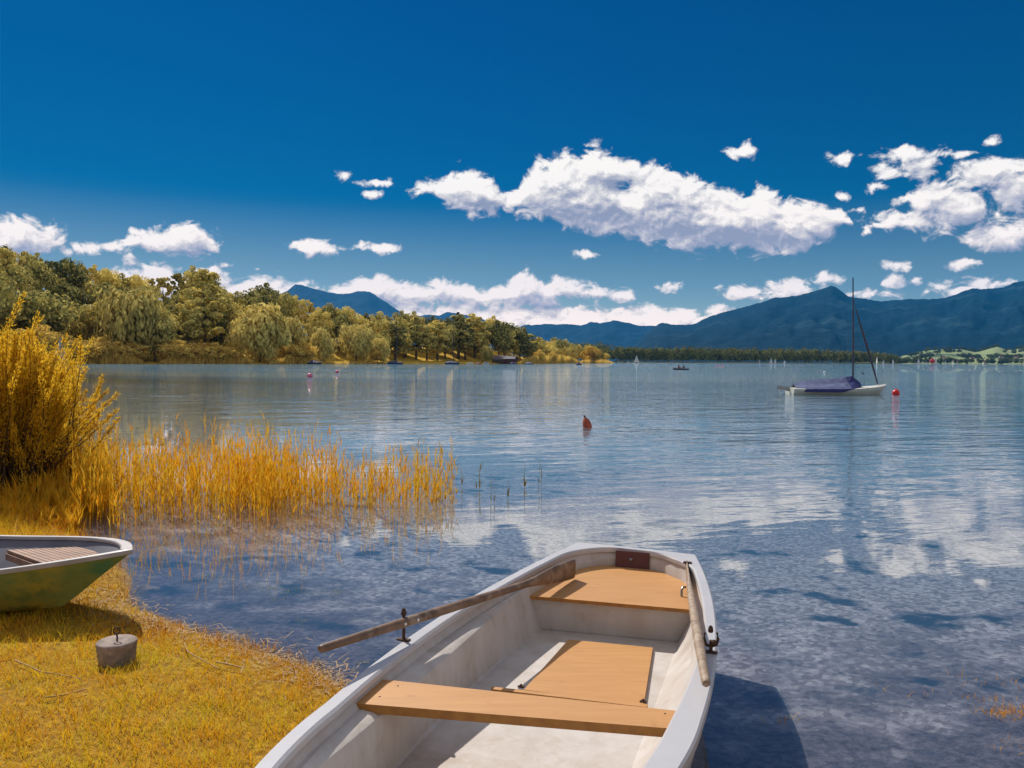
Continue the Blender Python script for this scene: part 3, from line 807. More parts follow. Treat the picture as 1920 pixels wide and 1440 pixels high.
for i, (px, top, wd) in enumerate(BUSH):
    place('gold', px, 1.0 + rs.uniform(0, 2.5), top=top, width=wd, label='golden bush at the water edge of the left shore', cat='bush', group='golden bushes along the left shore')
# peninsula trees
x = 1002.0
while x < 1140:
    t_ = (x - 1002) / 138
    for dp, k_ in ((30, 1.0), (60, 1.05)):
        top = 630 + 26 * t_ + rs.uniform(-5, 6)
        if dp == 30: top += 10
        place('broad', x + rs.uniform(-4, 4), dp + rs.uniform(-6, 10), top=top, width=None, label='tree on the low wooded point in the middle of the view', cat='tree', group='trees on the low wooded point')
    x += rs.uniform(10, 16)
place('gold', 1108, 6, top=652, width=16, label='pale golden tree near the tip of the low point', cat='tree')

# far-off wood as one mass
def far_wood(name, pxs, dfun, topf, n, size, label, z0=0.5, matn='leaf_far', seed=4, hmul=1.0):
    rg = np.random.default_rng(seed)
    P = []; N = []
    for (px, dp) in pxs:
        D = dfun(px) + dp
        top = atd(px, topf(px) + rg.uniform(-3.5, 6.5), D).z
        H = max(top * hmul, 6); cx = (px - 960) / F * D
        Wd = H * rg.uniform(0.45, 0.75)
        d = rg.normal(0, 1, (n, 3)); d[:, 2] = np.abs(d[:, 2]) * 1.0 - 0.15
        d /= np.linalg.norm(d, axis=1)[:, None]
        lump = 1 + 0.22 * np.sin(d[:, 0:1] * 5 + px) * np.cos(d[:, 2:3] * 6 + px * 1.7)
        P.append(np.array([cx, D, H * 0.35]) + d * np.array([Wd * 0.6, Wd * 0.6, H * 0.62]) * lump * rg.uniform(0.85, 1.05, (n, 1))); N.append(d)
    P = np.concatenate(P); N = np.concatenate(N)
    P[:, 2] = np.maximum(P[:, 2], z0)
    V = leaf_quads(P, N, size, rg)
    m_ = len(P)
    me = np_mesh(name, V, quads=np.arange(m_ * 4).reshape(m_, 4), mats=[matn], rnd=np.repeat(rg.uniform(0, 1, m_), 4))
    return tag(link(name, me), label, kind='stuff', cat='wood')
WOOD_TOP = [(900, 640), (1010, 640), (1060, 640), (1130, 641), (1160, 646), (1230, 650), (1290, 648), (1400, 650), (1500, 652), (1600, 655), (1650, 658), (1690, 664), (1720, 678)]
rs2 = random.Random(9)
pl = [(rs2.uniform(990, 1685), rs2.choice([3, 20, 60, 120, 200, 320])) for _ in range(620)]
far_wood('distant_wood', pl, lambda px: float(interp(FAR_D, px)), lambda px: float(interp(WOOD_TOP, px)) + 4, 90, 3.2, 'dense green wood along the far shore left of the meadows')
pl = [(rs2.uniform(1660, 2300), rs2.choice([5, 30, 120, 350, 500])) for _ in range(330)]
far_wood('distant_wood', pl, lambda px: float(interp(FAR_D, px)), lambda px: 671, 60, 4.5, 'dark tree belt along the far shore below the meadows', seed=12)
pl = []
for (a_, b_, d_, n_) in [(1690, 1760, 850, 26), (1745, 1800, 1000, 14), (1790, 1835, 620, 26), (1800, 1870, 1250, 30), (1850, 1920, 500, 26), (1880, 1960, 900, 22), (1690, 1990, 1300, 40), (1905, 1990, 1150, 20)]:
    pl += [(rs2.uniform(a_, b_), d_ + rs2.uniform(-60, 60)) for _ in range(n_)]
rgf = np.random.default_rng(31); PP = []; NN = []
for (px, dp) in pl:
    D_ = float(interp(FAR_D, px)) + dp; z_ = far_z(px, dp); H_ = rgf.uniform(9, 17)
    d = rgf.normal(0, 1, (50, 3)); d /= np.linalg.norm(d, axis=1)[:, None]
    PP.append(np.array([(px - 960) / F * D_, D_, z_ + H_ * 0.45]) + d * np.array([H_ * 0.7, H_ * 0.7, H_ * 0.5]) * rgf.uniform(0.7, 1.05, (50, 1))); NN.append(d)
PP = np.concatenate(PP); NN = np.concatenate(NN); m_ = len(PP)
me = np_mesh('distant_wood', leaf_quads(PP, NN, 5.0, rgf), quads=np.arange(m_ * 4).reshape(m_, 4), mats=['leaf_far'], rnd=np.repeat(rgf.uniform(0, 0.5, m_), 4))
tag(link('distant_wood', me), 'scattered dark copses between the pale meadows on the right', kind='stuff', cat='wood')

# reed fringe along the left shore
def fringe(name, segs, label, matn='leaf_gold'):
    rg = np.random.default_rng(21); P = []; S = []
    for (a, b, topy, n) in segs:
        for _ in range(n):
            px = rg.uniform(a, b); D = shoreD(px) + rg.uniform(-2.5, 5)
            f = (1 - abs((px - a) / (b - a) * 2 - 1) ** 3)
            z = (683 - topy) / F * D * rg.uniform(0.45, 1.0) * (0.35 + 0.65 * f)
            P.append(((px - 960) / F * D, D, 0)); S.append(z)
    P = np.array(P); S = np.array(S); n = len(P)
    a = rg.uniform(0, 6.28, n); wv = np.stack([np.cos(a), np.sin(a), a * 0], 1) * 0.22
    ln = rg.normal(0, 0.12, (n, 3)) * S[:, None]; ln[:, 2] = 0
    up = np.stack([S * 0, S * 0, S], 1)
    V = np.stack([P - wv, P + wv, P + up * 0.6 + wv * 0.8 + ln * .5, P + up + ln], 1).reshape(-1, 3)
    me = np_mesh(name, V, quads=np.arange(n * 4).reshape(n, 4), mats=[matn], rnd=np.repeat(rg.uniform(0, 1, n), 4))
    return tag(link(name, me), label, kind='stuff', cat='reeds')
fringe('shore_reeds', [(-80, 180, 668, 2600), (150, 268, 662, 3000), (300, 470, 664, 4200), (440, 475, 668, 700), (505, 600, 668, 2000), (560, 735, 677, 1200), (975, 1085, 664, 2600), (1080, 1148, 674, 1000)],
       'golden reed fringe along the left shore and the low point')

# ------------------------------------------------------------------ near vegetation
def blades(rg, base, height, width, lean, mid=0.5, curve=0.35):
    """5-vertex blades; returns verts (n*5,3), quads, tris"""
    n = len(base)
    a = rg.uniform(0, 2 * math.pi, n)
    wv = np.stack([np.cos(a), np.sin(a), np.zeros(n)], 1) * (width[:, None] * 0.5)
    L = lean
    up = np.stack([np.zeros(n), np.zeros(n), height], 1)
    m = base + up * mid + L * (mid * (1 - curve))
    t_ = base + up + L
    V = np.stack([base - wv, base + wv, m + wv * 0.8, m - wv * 0.8, t_], 1).reshape(-1, 3)
    i = np.arange(n)[:, None] * 5
    return V, i + np.array([0, 1, 2, 3]), i + np.array([3, 2, 4])

# lawn
def lawn():
    rg = np.random.default_rng(2)
    n = 520000
    X = rg.uniform(-6.9, 1.7, n); Y = rg.uniform(1.6, 9.8, n)
    # more blades near camera
    keep = rg.uniform(0, 1, n) < np.clip(3.3 / Y, 0, 1) ** 1.3
    vis = (np.abs(X) < 0.70 * Y + 0.3) & (Y > 2.2)
    d = shore_dist(X, Y)
    clump = 0.5 + 0.5 * np.sin(X * 9 + 2 * np.sin(Y * 7)) * np.sin(Y * 11 + 2 * np.sin(X * 6))
    keep &= vis & (d > -0.05) & ((d > 0.06) | (rg.uniform(0, 1, n) < 0.5)) & (rg.uniform(0, 1, n) < 0.42 + 0.58 * clump)
    X, Y, d, clump = X[keep], Y[keep], d[keep], clump[keep]; n = len(X)
    Z = ground_h(X, Y) - 0.004
    h = rg.gamma(5, 0.0062, n) * (0.7 + 0.6 * clump) * np.where(Y > 6.6, 2.6, 1.0) + 0.012
    w_ = rg.uniform(0.0022, 0.005, n)
    lean = rg.normal(0, 0.55, (n, 3)) * h[:, None]; lean[:, 2] = 0
    V, q, t3 = blades(rg, np.stack([X, Y, Z], 1), h, w_, lean)
    edge = np.clip(d / 0.9, 0, 1)
    patch = 0.55 + 0.30 * np.sin(X * 1.9 + 1 + np.sin(Y * 3.1)) * np.cos(Y * 2.3) + 0.22 * np.sin(X * 5 + Y * 3 + 2 * np.sin(X * 2.2)) * np.sin(Y * 6.3 - X) + 0.2 * np.sin(X * 13 + 3 * np.sin(Y * 8)) * np.sin(Y * 15 + X * 4)
    tone = np.clip(0.48 * edge + 0.70 * patch + rg.normal(0, 0.17, n) - 0.16, 0, 1)
    me = np_mesh('grass', V, quads=q, tris=t3, mats=['grass_blade'], rnd=np.repeat(tone, 5))
    return link('grass', me)
def grass_material():
    m = bpy.data.materials.new('grass_blade'); m.use_nodes = True
    k = NT(new_nt(m.node_tree)); MATS['grass_blade'] = m
    at = k.n('ShaderNodeAttribute', attribute_name='rnd')
    col = k.ramp(at.outputs['Fac'], [(0.0, (0.30, 0.10, 0.008)), (0.25, (0.58, 0.23, 0.012)), (0.45, (0.78, 0.40, 0.016)), (0.72, (0.78, 0.52, 0.02)), (1.0, (0.60, 0.54, 0.03))])
    d = k.n('ShaderNodeBsdfPrincipled'); k.l(col, d.inputs['Base Color']); d.inputs['Roughness'].default_value = 0.5; d.inputs['Specular IOR Level'].default_value = 0.3
    tr = k.n('ShaderNodeBsdfTranslucent'); k.l(col, tr.inputs[0])
    mx = k.n('ShaderNodeMixShader'); mx.inputs[0].default_value = 0.4
    k.l(d.outputs[0], mx.inputs[1]); k.l(tr.outputs[0], mx.inputs[2])
    o = k.n('ShaderNodeOutputMaterial'); k.l(mx.outputs[0], o.inputs[0])
grass_material()
tag(lawn(), 'short yellowing grass on the bank beside the boats', 'grass', kind='stuff')

# straw litter along the water line
def litter():
    rg = np.random.default_rng(6); n = 1300
    t_ = rg.uniform(0, 1, n); seg = [(-0.5, 3.72), (-0.95, 4.28), (-1.12, 4.5), (-1.56, 4.84), (-2.15, 5.1), (-2.6, 5.42), (-2.95, 5.95)]
    sx_ = np.array(seg); k_ = t_ * (len(seg) - 1); i = np.minimum(k_.astype(int), len(seg) - 2); f = (k_ - i)[:, None]
    P = sx_[i] * (1 - f) + sx_[i + 1] * f + rg.normal(0, 0.12, (n, 2)) + np.array([-.05, -.1])
    z = np.maximum(ground_h(P[:, 0], P[:, 1]), 0) + 0.012
    a = rg.uniform(0, 6.28, n); L = rg.uniform(0.01, 0.05, n)
    d = np.stack([np.cos(a) * L, np.sin(a) * L, rg.normal(0, 0.2, n) * L], 1); e = np.stack([-np.sin(a), np.cos(a), a * 0], 1) * 0.0022
    C = np.stack([P[:, 0], P[:, 1], z], 1)
    V = np.stack([C - d - e, C + d - e, C + d + e, C - d + e], 1).reshape(-1, 3)
    me = np_mesh('straw_litter', V, quads=np.arange(n * 4).reshape(n, 4), mats=['dead_stick'])
    tag(link('straw_litter', me), 'pale straw and reed litter washed along the waterline', 'litter', kind='stuff')
litter()

# reeds
def reed_geo(rg, bx, by, H, nleaf=7, w_=0.006, leafL=0.30):
    """verts, quads, tris of reeds with base on lake bed; bx,by,H arrays"""
    n = len(bx)
    lean = rg.normal(0, 0.055, (n, 2)) * H[:, None]
    zb = np.minimum(ground_h(bx, by), -0.02)
    B = np.stack([bx, by, zb], 1); T = np.stack([bx + lean[:, 0], by + lean[:, 1], H], 1)
    Vs = []; Q = []; T3 = []; Rn = []; off_ = 0
    a = rg.uniform(0, 6.28, n); wv = np.stack([np.cos(a), np.sin(a), a * 0], 1) * (w_ / 2)
    V = np.stack([B - wv, B + wv, T + wv * 0.4, T - wv * 0.4], 1).reshape(-1, 3)
    Vs.append(V); Q.append(np.arange(n * 4).reshape(n, 4)); off_ = n * 4; Rn.append(np.repeat(rg.uniform(0.2, 0.8, n), 4))
    for k_ in range(nleaf):
        t_ = rg.uniform(0.15, 1.0, n)[:, None]
        P = B * (1 - t_) + T * t_
        P[:, 2] = np.maximum(P[:, 2], 0.03)
        a = rg.uniform(0, 6.28, n)
        L = leafL * rg.uniform(0.5, 1.2, n)
        dr = np.stack([np.cos(a), np.sin(a), a * 0], 1) * (L * rg.uniform(0.15, 0.55, n))[:, None]
        hgt = L * rg.uniform(0.65, 1.0, n)
        V, q, t3 = blades(rg, P, hgt, np.full(n, w_ * 1.9), dr, 0.5, 0.5)
        Vs.append(V); Q.append(q + off_); T3.append(t3 + off_); off_ += len(V); Rn.append(np.repeat(rg.uniform(0, 1, n), 5))
    return np.concatenate(Vs), np.concatenate(Q), np.concatenate(T3), np.concatenate(Rn)
def reed_bed():
    rg = np.random.default_rng(11)
    bx = []; by = []; hh = []
    # (px, py of base) regions: bed narrows to the right
    n = 0
    CL = [(random.Random(i * 7 + 1).uniform(150, 830), random.Random(i * 7 + 2).uniform(14, 38), random.Random(i * 7 + 3).uniform(0.62, 1.12)) for i in range(26)] + [(795, 26, .95), (822, 20, .85), (760, 22, .8), (700, 30, .85), (205, 40, 1.0), (430, 26, 1.2), (468, 20, 1.15), (545, 25, 1.1), (600, 18, 1.15)]
    while n < 1950:
        t0 = rg.uniform()
        if t0 < 0.30: px = 140 + 640 * rg.uniform() ** 1.5; hm = 0.8
        else:
            c_ = CL[rg.integers(len(CL))]; px = rg.normal(c_[0], c_[1]); hm = c_[2]
            if px > 690 and rg.uniform() < 0.35: continue
        if px < 120 or px > 862: continue
        t_ = (px - 140) / 710
        py = rg.normal(930 - 4 * t_, 27 - 12 * t_)
        py = min(max(py, 872 + 20 * t_), 1000 - 50 * t_)
        p = onz(px, py, 0)
        h = (0.86 - 0.20 * t_) * hm * rg.uniform(0.3, 1.08)
        if rg.uniform() < 0.04: h *= 1.3
        bx.append(p.x); by.append(p.y); hh.append(h); n += 1
    V, q, t3, rn = reed_geo(rg, np.array(bx), np.array(by), np.array(hh), 6, 0.0062, 0.17)
    me = np_mesh('reed_bed', V, quads=q, tris=t3, mats=['reed_leaf'], rnd=rn)
    return tag(link('reed_bed', me), 'golden reed bed standing in the shallow water behind the boats', 'reeds', kind='stuff')
reed_bed()
# the dense foot of the bed by the left bank
def bank_reeds():
    rg = np.random.default_rng(13)
    px = rg.uniform(-60, 210, 1500); py = rg.uniform(905, 1000, 1500)
    pts = [onz(a, b, 0) for a, b in zip(px, py) if not (a > 150 and b > 975)]
    bx = np.array([p.x for p in pts]); by = np.array([p.y for p in pts])
    hh = rg.uniform(0.12, 0.55, len(bx)) * np.clip((1010 - np.array([b for a, b in zip(px, py) if not (a > 150 and b > 975)])) / 70, 0.25, 1)
    V, q, t3, rn = reed_geo(rg, bx, by, hh, 9, 0.007, 0.16)
    me = np_mesh('bank_reeds', V, quads=q, tris=t3, mats=['reed_leaf'], rnd=rn)
    tag(link('bank_reeds', me), 'low orange reeds and sedge under the golden shrub', 'reeds', kind='stuff')
bank_reeds()
LONE = [(871, 912, 0.25, 'single thin reed just right of the reed bed, nearest to it'), (898, 918, 0.34, 'pair of thin reed stems right of the reed bed'),
        (925, 945, 0.42, 'tall thin reed closest to the stern of the white boat'), (982, 915, 0.40, 'thin reed farther right, first of the last two'),
        (1010, 910, 0.36, 'thin reed farthest right of the bed, left of the orange buoy'), (955, 935, 0.22, 'short faint reed between the lone reeds')]
for i, (px, py, h, lb) in enumerate(LONE):
    rg = np.random.default_rng(40 + i); p = onz(px, py, 0)
    k_ = 4 if i == 1 else 2
    bx = p.x + rg.normal(0, 0.03, k_); by = p.y + rg.normal(0, 0.03, k_)
    V, q, t3, rn = reed_geo(rg, bx, by, h * rg.uniform(0.75, 1.05, k_), 5, 0.006, 0.12)
    V = V - np.array([p.x, p.y, 0])
    me = np_mesh('reed', V, quads=q, tris=t3, mats=['reed_olive'], rnd=rn)
    tag(link('reed', me, loc=(p.x, p.y, 0)), lb, 'reed', 'lone reeds right of the bed')

# golden willow shrubs on the left bank
def shrub(name, px, D, H, spread, nshoot, seed, label, wire=1.0, bare=0.42):
    rg = np.random.default_rng(seed); cx = (px - 960) / F * D
    z0 = float(ground_h(np.array([cx]), np.array([D]))[0])
    root = empty(name, (cx, D, z0))
    mb = MB(); LP = []; LD = []
    for i in range(nshoot):
        a = rg.uniform(0, 6.28); tilt = min(abs(rg.normal(0, 0.46)), 0.85) ; L = H * rg.uniform(0.5, 1.12) * (1 - 0.22 * min(tilt, 1))
        b0 = rg.normal(0, 0.16 * spread, 2)
        d = np.array([math.cos(a) * math.sin(tilt) * spread, math.sin(a) * math.sin(tilt) * spread, math.cos(tilt)])
        pts = []; p = np.array([b0[0], b0[1], -0.03])
        ns = 6
        for k_ in range(ns + 1):
            pts.append(tuple(p)); p = p + d * L / ns; d = d + np.array([rg.normal(0, .10), rg.normal(0, .10), 0.05 if k_ < 4 else -0.02]); d /= np.linalg.norm(d)
        mb.tube(pts, [0.011 * (1 - k_ / (ns + 1)) + 0.0015 for k_ in range(ns + 1)], 4, caps=False)
        pa = np.array(pts)
        # side sprigs with leaves on the upper part
        nl = int(L * 85 * wire)
        t_ = bare + (1 - bare) * rg.uniform(0, 1, nl) ** 0.75
        kk = t_ * ns; ii = np.minimum(kk.astype(int), ns - 1); f = (kk - ii)[:, None]
        base = pa[ii] * (1 - f) + pa[ii + 1] * f
        offs = rg.normal(0, 0.042, (nl, 3)) * (1.15 - t_)[:, None] * 1.6
        LP.append(base + offs)
        dd = (pa[ii + 1] - pa[ii]); dd /= np.linalg.norm(dd, axis=1)[:, None]
        LD.append(dd * 0.8 + rg.normal(0, 0.5, (nl, 3)) + np.array([0, 0, 0.25]))
    LP = np.concatenate(LP); LD = np.concatenate(LD); LD /= np.linalg.norm(LD, axis=1)[:, None]
    n = len(LP); L = rg.uniform(0.03, 0.062, n)[:, None]
    S = np.cross(LD, rg.normal(0, 1, (n, 3))); S /= np.linalg.norm(S, axis=1)[:, None]
    wv = S * 0.0062
    V = np.stack([LP, LP + LD * L * 0.45 + wv, LP + LD * L, LP + LD * L * 0.45 - wv], 1).reshape(-1, 3)
    me = np_mesh('foliage', V, quads=np.arange(n * 4).reshape(n, 4), mats=['leaf_shrub'], rnd=np.repeat(rg.uniform(0, 1, n), 4))
    mb.build('stems', 'twig', root)
    link('foliage', me, root)
    return tag(root, label, 'shrub')
shrub('willow_shrub', 26, 9.6, 1.85, 0.98, 380, 3, 'largest golden willow shrub with dark bare stems at the left edge', 1.5, 0.55)
shrub('willow_shrub', 92, 10.8, 1.5, 0.62, 120, 4, 'golden willow shrub leaning right over the reed bed', 1.2)
shrub('willow_shrub', -50, 10.6, 2.45, 0.9, 170, 5, 'tallest golden shrub cut by the left picture edge', 1.2)
shrub('willow_shrub', 95, 12.6, 2.0, 0.55, 60, 6, 'thin golden shrub with tall tips behind the other shrubs', 1.2)

# floating weed and sprouts
def tufts(name, spots, label, hscale, matn='weed_leaf', seed=5, cat='water plants'):
    rg = np.random.default_rng(seed); B = []; H = []
    for (px, py, r_, n) in spots:
        c = onz(px, py, 0)
        xy = rg.normal(0, r_, (n, 2)) * np.array([1.0, 0.55])
        for q_ in xy: B.append((c.x + q_[0], c.y + q_[1], -0.006))
        H.append(rg.uniform(0.3, 1.0, n))
    B = np.array(B); H = np.concatenate(H) * hscale; n = len(B)
    gz = ground_h(B[:, 0], B[:, 1]); B[:, 2] = np.maximum(B[:, 2], gz - 0.004)
    lean = rg.normal(0, 0.8, (n, 3)) * H[:, None]; lean[:, 2] = 0
    V, q, t3 = blades(rg, B, H, rg.uniform(0.002, 0.0045, n), lean)
    me = np_mesh(name, V, quads=q, tris=t3, mats=[matn], rnd=np.repeat(rg.uniform(0, 1, n), 5))
    tag(link(name, me), label, cat, kind='stuff')
tufts('water_weed', [(250, 1068, .06, 26), (390, 1080, .05, 30), (430, 1090, .10, 45), (470, 1098, .12, 60), (510, 1102, .10, 70), (550, 1108, .12, 60), (590, 1112, .12, 60), (630, 1110, .06, 40), (510, 1125, .04, 14), (568, 1165, .03, 14), (300, 1078, .1, 25), (700, 1160, .3, 20), (660, 1240, .12, 60), (620, 1245, .1, 60), (560, 1215, .2, 60), (480, 1195, .2, 60), (400, 1178, .2, 60), (310, 1168, .15, 60)],
      'pale weed tips breaking the surface between the two rowing boats', 0.022)
tufts('shore_sprouts', [(1905, 1335, .07, 130), (1862, 1338, .05, 40), (1840, 1312, .06, 18), (1940, 1400, .1, 40), (1455, 1348, .04, 16), (1710, 1290, .1, 10), (1790, 1270, .1, 8), (1880, 1285, .12, 20)],
      'golden sprouts growing out of the shallows in the lower right corner', 0.045, 'reed_leaf', 8)

# ------------------------------------------------------------------ white rowing boat
BT = Vector((0.80, 5.34)); BA = Vector((-0.3206, -0.9472)); BR = Vector((0.9472, -0.3206))
def bw(s, o, z=0.0):
    p = BT + BA * s + BR * o
    return Vector((p.x, p.y, z))
def so(p):
    d = Vector((p.x, p.y)) - BT
    return d.dot(BA), d.dot(BR)
ZR = 0.5
L_PX = [(1082, 1017), (1066, 1023), (1030, 1040), (987, 1062), (903, 1106), (820, 1160), (749, 1204), (695, 1246), (647, 1280), (607, 1317), (570, 1356)]
R_PX = [(1305, 1040), (1320, 1071), (1337, 1121), (1344, 1167), (1344, 1200), (1341, 1250), (1332, 1300), (1322, 1335)]
lso = sorted(so(onz(x, y, ZR)) for x, y in L_PX); rso = sorted(so(onz(x, y, ZR)) for x, y in R_PX)
s0L, s0R = lso[0][0], rso[0][0]
lf = np.polyfit([p[0] for p in lso], [-p[1] for p in lso], 3); rf = np.polyfit([p[0] for p in rso], [p[1] for p in rso], 3)
def half(s, f, smax):
    if s <= smax: return float(np.polyval(f, s))
    h0 = float(np.polyval(f, smax)); t = (s - smax) / (4.0 - smax)
    return h0 * math.sqrt(max(1 - t ** 1.7, 0)) if t < 1 else 0.0
def hl(s): return half(s, lf, 2.85)
def hr(s): return half(s, rf, 2.5)
def zrim(s): return ZR + 0.10 * (max(s - 2.6, 0) / 1.4) ** 2
def zkeel(s): return -0.03 + 0.21 * min(max((s - 1.7) / 2.2, 0), 1) ** 1.2
NS = 56; NTR = 11
ring = []   # (kind, side, s, o)
for i in range(NS):
    t = i / (NS - 1); s = 4.0 * (1 - t) ** 1.15 if i else 4.0
    s = s0R + (4.0 - s0R) * (1 - t) ** 1.0
    ring.append(('side', 1, s, hr(s)))
oR, oL = hr(s0R), -hl(s0L)
for i in range(1, NTR + 1):
    t = i / (NTR + 1)
    bow_ = -0.02 * math.sin(math.pi * t)
    ring.append(('tr', 0, s0R + (s0L - s0R) * t + bow_, oR + (oL - oR) * t))
for i in range(NS):
    t = 1 - i / (NS - 1)
    s = s0L + (4.0 - s0L) * (1 - t)
    ring.append(('side', -1, s, -hl(s)))
RIMW = 0.070; RC = 0.26
def inner(pt):
    kind, side, s, o = pt
    oc = 0.0 if side == 0 else None
    if kind == 'side':
        sst = s0R if side > 0 else s0L
        hh = abs(o)
        taper = min(hh / 0.25, 1)
        rw_ = RIMW if side < 0 else (0.060 + 0.050 * min(max((s - 1.5) / 1.1, 0), 1))
        oi = hh - rw_ * taper
        ds = s - sst
        if ds < 0.36:
            th = (1 - ds / 0.36) * math.pi / 4
            href = (hr if side > 0 else hl)(sst + 0.36) - rw_
            href0 = oi
            return (sst + 0.055 + RC - RC * math.sin(th) + max(ds - 0.36, 0) + (0.36 - RC - 0.055) * (ds / 0.36), side * (href0 - RC + RC * math.cos(th)))
        return (s - (0.06 if s > 3.9 else 0), side * max(oi, 0))
    end = oR if o > 0 else oL
    sgn = 1 if o > 0 else -1
    oi = abs(end) - (RIMW if o < 0 else 0.060)
    a = abs(o); c = 0.13
    sst = s + 0.0
    if a > c:
        th = math.pi / 4 + (abs(end) - a) / (abs(end) - c) * math.pi / 4
        return (sst + 0.055 + RC - RC * math.sin(th), sgn * (oi - RC + RC * math.cos(th)))
    return (sst + 0.055, sgn * a * (oi - RC) / c)
inn = [inner(p) for p in ring]
N = len(ring)
def lev_outer(f, zfrac, inset, dz=0.0, rake=0.22):
    out = []
    for (k_, sd, s, o) in ring:
        zr, zk = zrim(s), zkeel(s)
        z = zk + (zr - zk) * zfrac + dz
        rk = rake * (zr - z) * max(1 - s / 0.8, 0) if s < 0.8 else 0
        bowrk = -(zr - z) * 0.5 * max((s - 3.3) / 0.7, 0)
        oo = o * f - (math.copysign(min(inset, abs(o)), o) if o else 0)
        out.append(bw(s + rk + bowrk, oo, z))
    return out
def lev_inner(fn):
    return [bw(*fn(i, *inn[i], zrim(ring[i][2]))) for i in range(N)]
def wall_o(o, f): return o * f
LEDGE = 0.545; FLOOR = 0.435
def clampo(o, lim): return math.copysign(min(abs(o), lim), o) if o else 0.0
levels = [
    lev_outer(0.40, 0.0, 0.0), lev_outer(0.80, 0.20, 0.0), lev_outer(0.93, 0.55, 0.0), lev_outer(1.0, 1.0, 0.022, -0.040),
    lev_outer(1.0, 1.0, 0.003, -0.042), lev_outer(1.0, 1.0, 0.0, -0.036), lev_outer(1.0, 1.0, 0.0, -0.008), lev_outer(1.0, 1.0, 0.008, 0.0),
    lev_inner(lambda i, s, o, zr: (s, o + math.copysign(min(.010, abs(o)), o), zr + 0.001)),
    lev_inner(lambda i, s, o, zr: (s, o, zr - 0.008)),
    lev_inner(lambda i, s, o, zr: (s, o, zr - 0.030)),
    lev_inner(lambda i, s, o, zr: (s - (0.012 if ring[i][0] == 'tr' else 0), o + math.copysign(min(.014, abs(o)), o), zr - 0.034)),
    lev_inner(lambda i, s, o, zr: (s, o * 0.985, zr - 0.070)),
    lev_inner(lambda i, s, o, zr: (s, clampo(o * 0.955, .560 if o < 0 else .63), (0.430 if o < 0 else 0.385) + (zr - ZR))),
    lev_inner(lambda i, s, o, zr: (s, clampo(o * 0.93, .480 if o < 0 else .590), (0.420 if o < 0 else 0.352) + (zr - ZR))),
    lev_inner(lambda i, s, o, zr: (s, clampo(o * 0.915, .462 if o < 0 else .575), (0.408 if o < 0 else 0.335) + (zr - ZR))),
    lev_inner(lambda i, s, o, zr: (s, clampo(o * 0.905, .452 if o < 0 else .562), (0.380 if o < 0 else 0.310) + (zr - ZR))),
    lev_inner(lambda i, s, o, zr: (s, clampo(o * 0.80, .442), 0.190 + (zr - ZR) * 1.2)),
    lev_inner(lambda i, s, o, zr: (s, clampo(o * 0.785, .428), 0.180 + (zr - ZR) * 1.2)),
]
root = empty('rowing_boat', bw(2.0, 0, 0))
tag(root, 'white open rowing boat with tan seats, its bow on the near bank', 'rowing boat')
BL = root.location.copy()
def W2(v): return Vector(v) - BL
hv = [W2(p) for lv in levels for p in lv]
fs = []; mi = []
K = len(levels)
for k_ in range(K - 1):
    for i in range(N - 1):
        fs.append((k_ * N + i, k_ * N + i + 1, (k_ + 1) * N + i + 1, (k_ + 1) * N + i)); mi.append(0 if k_ < 10 else 1)
# floor and keel closures
for base, flip in ((0, False), ((K - 1) * N, True)):
    for i in range(N // 2):
        a, b, c, d = base + i, base + i + 1, base + N - 2 - i, base + N - 1 - i
        if b >= c: break
        fs.append((a, b, c, d) if flip else (d, c, b, a)); mi.append(1 if flip else 0)
me = bpy.data.meshes.new('hull'); me.from_pydata(hv, [], fs)
me.materials.append(MATS['gelcoat_white']); me.materials.append(MATS['gelcoat_inside'])
me.polygons.foreach_set('material_index', mi); me.polygons.foreach_set('use_smooth', [True] * len(fs)); me.update()
bmx = bmesh.new(); bmx.from_mesh(me); bmesh.ops.remove_doubles(bmx, verts=bmx.verts, dist=0.0004); bmesh.ops.recalc_face_normals(bmx, faces=bmx.faces)
for e in bmx.edges:
    if len(e.link_faces) == 2 and e.calc_face_angle(0) > R(26): e.smooth = False
bmx.to_mesh(me); bmx.free()
hull = link('hull', me, root)
# rub rail under the gunwale edge is part of the hull shell; stern seat follows the inner outline
i0 = [i for i in range(N) if ring[i][1] >= 0 and inn[i][0] < 0.90 and ring[i][2] < 1.0]
idx = [i for i in range(N) if inn[i][0] < 0.88 and ring[i][2] < 1.2]
poly = [(inn[i][0] + 0.004, inn[i][1] * 0.975) for i in idx]
sR_, sL_ = 0.868, 0.925
poly = [(sR_, poly[0][1] + 0.004)] + poly + [(sL_, poly[-1][1] - 0.004)]
pw = [W2(bw(s, o)) for s, o in poly]
def signed(p): return sum(p[i][0] * p[(i + 1) % len(p)][1] - p[(i + 1) % len(p)][0] * p[i][1] for i in range(len(p)))
def ccw(p): return p if signed(p) > 0 else p[::-1]
mb = MB(); mb.prism(ccw([(p.x, p.y) for p in pw]), 0.363, 0.383, 0, 1)
mb.build('stern_seat', ['tan_board', 'tan_edge'], root, bevel=0.003)
# bulkhead under it
mb = MB()
tl, tr_ = bw(0.905, -0.505, 0.3625), bw(0.845, 0.515, 0.3625)
bl, br_ = bw(0.885, -0.425, 0.182), bw(0.83, 0.425, 0.182)
n_ = BA.to_3d() * -0.02
q = [W2(bl), W2(br_), W2(tr_), W2(tl)]
mb.add(q + [p + n_ for p in q], [(0, 1, 2, 3), (7, 6, 5, 4), (0, 4, 5, 1), (1, 5, 6, 2), (2, 6, 7, 3), (3, 7, 4, 0)])
mb.build('bulkhead', 'gelcoat_inside', root)
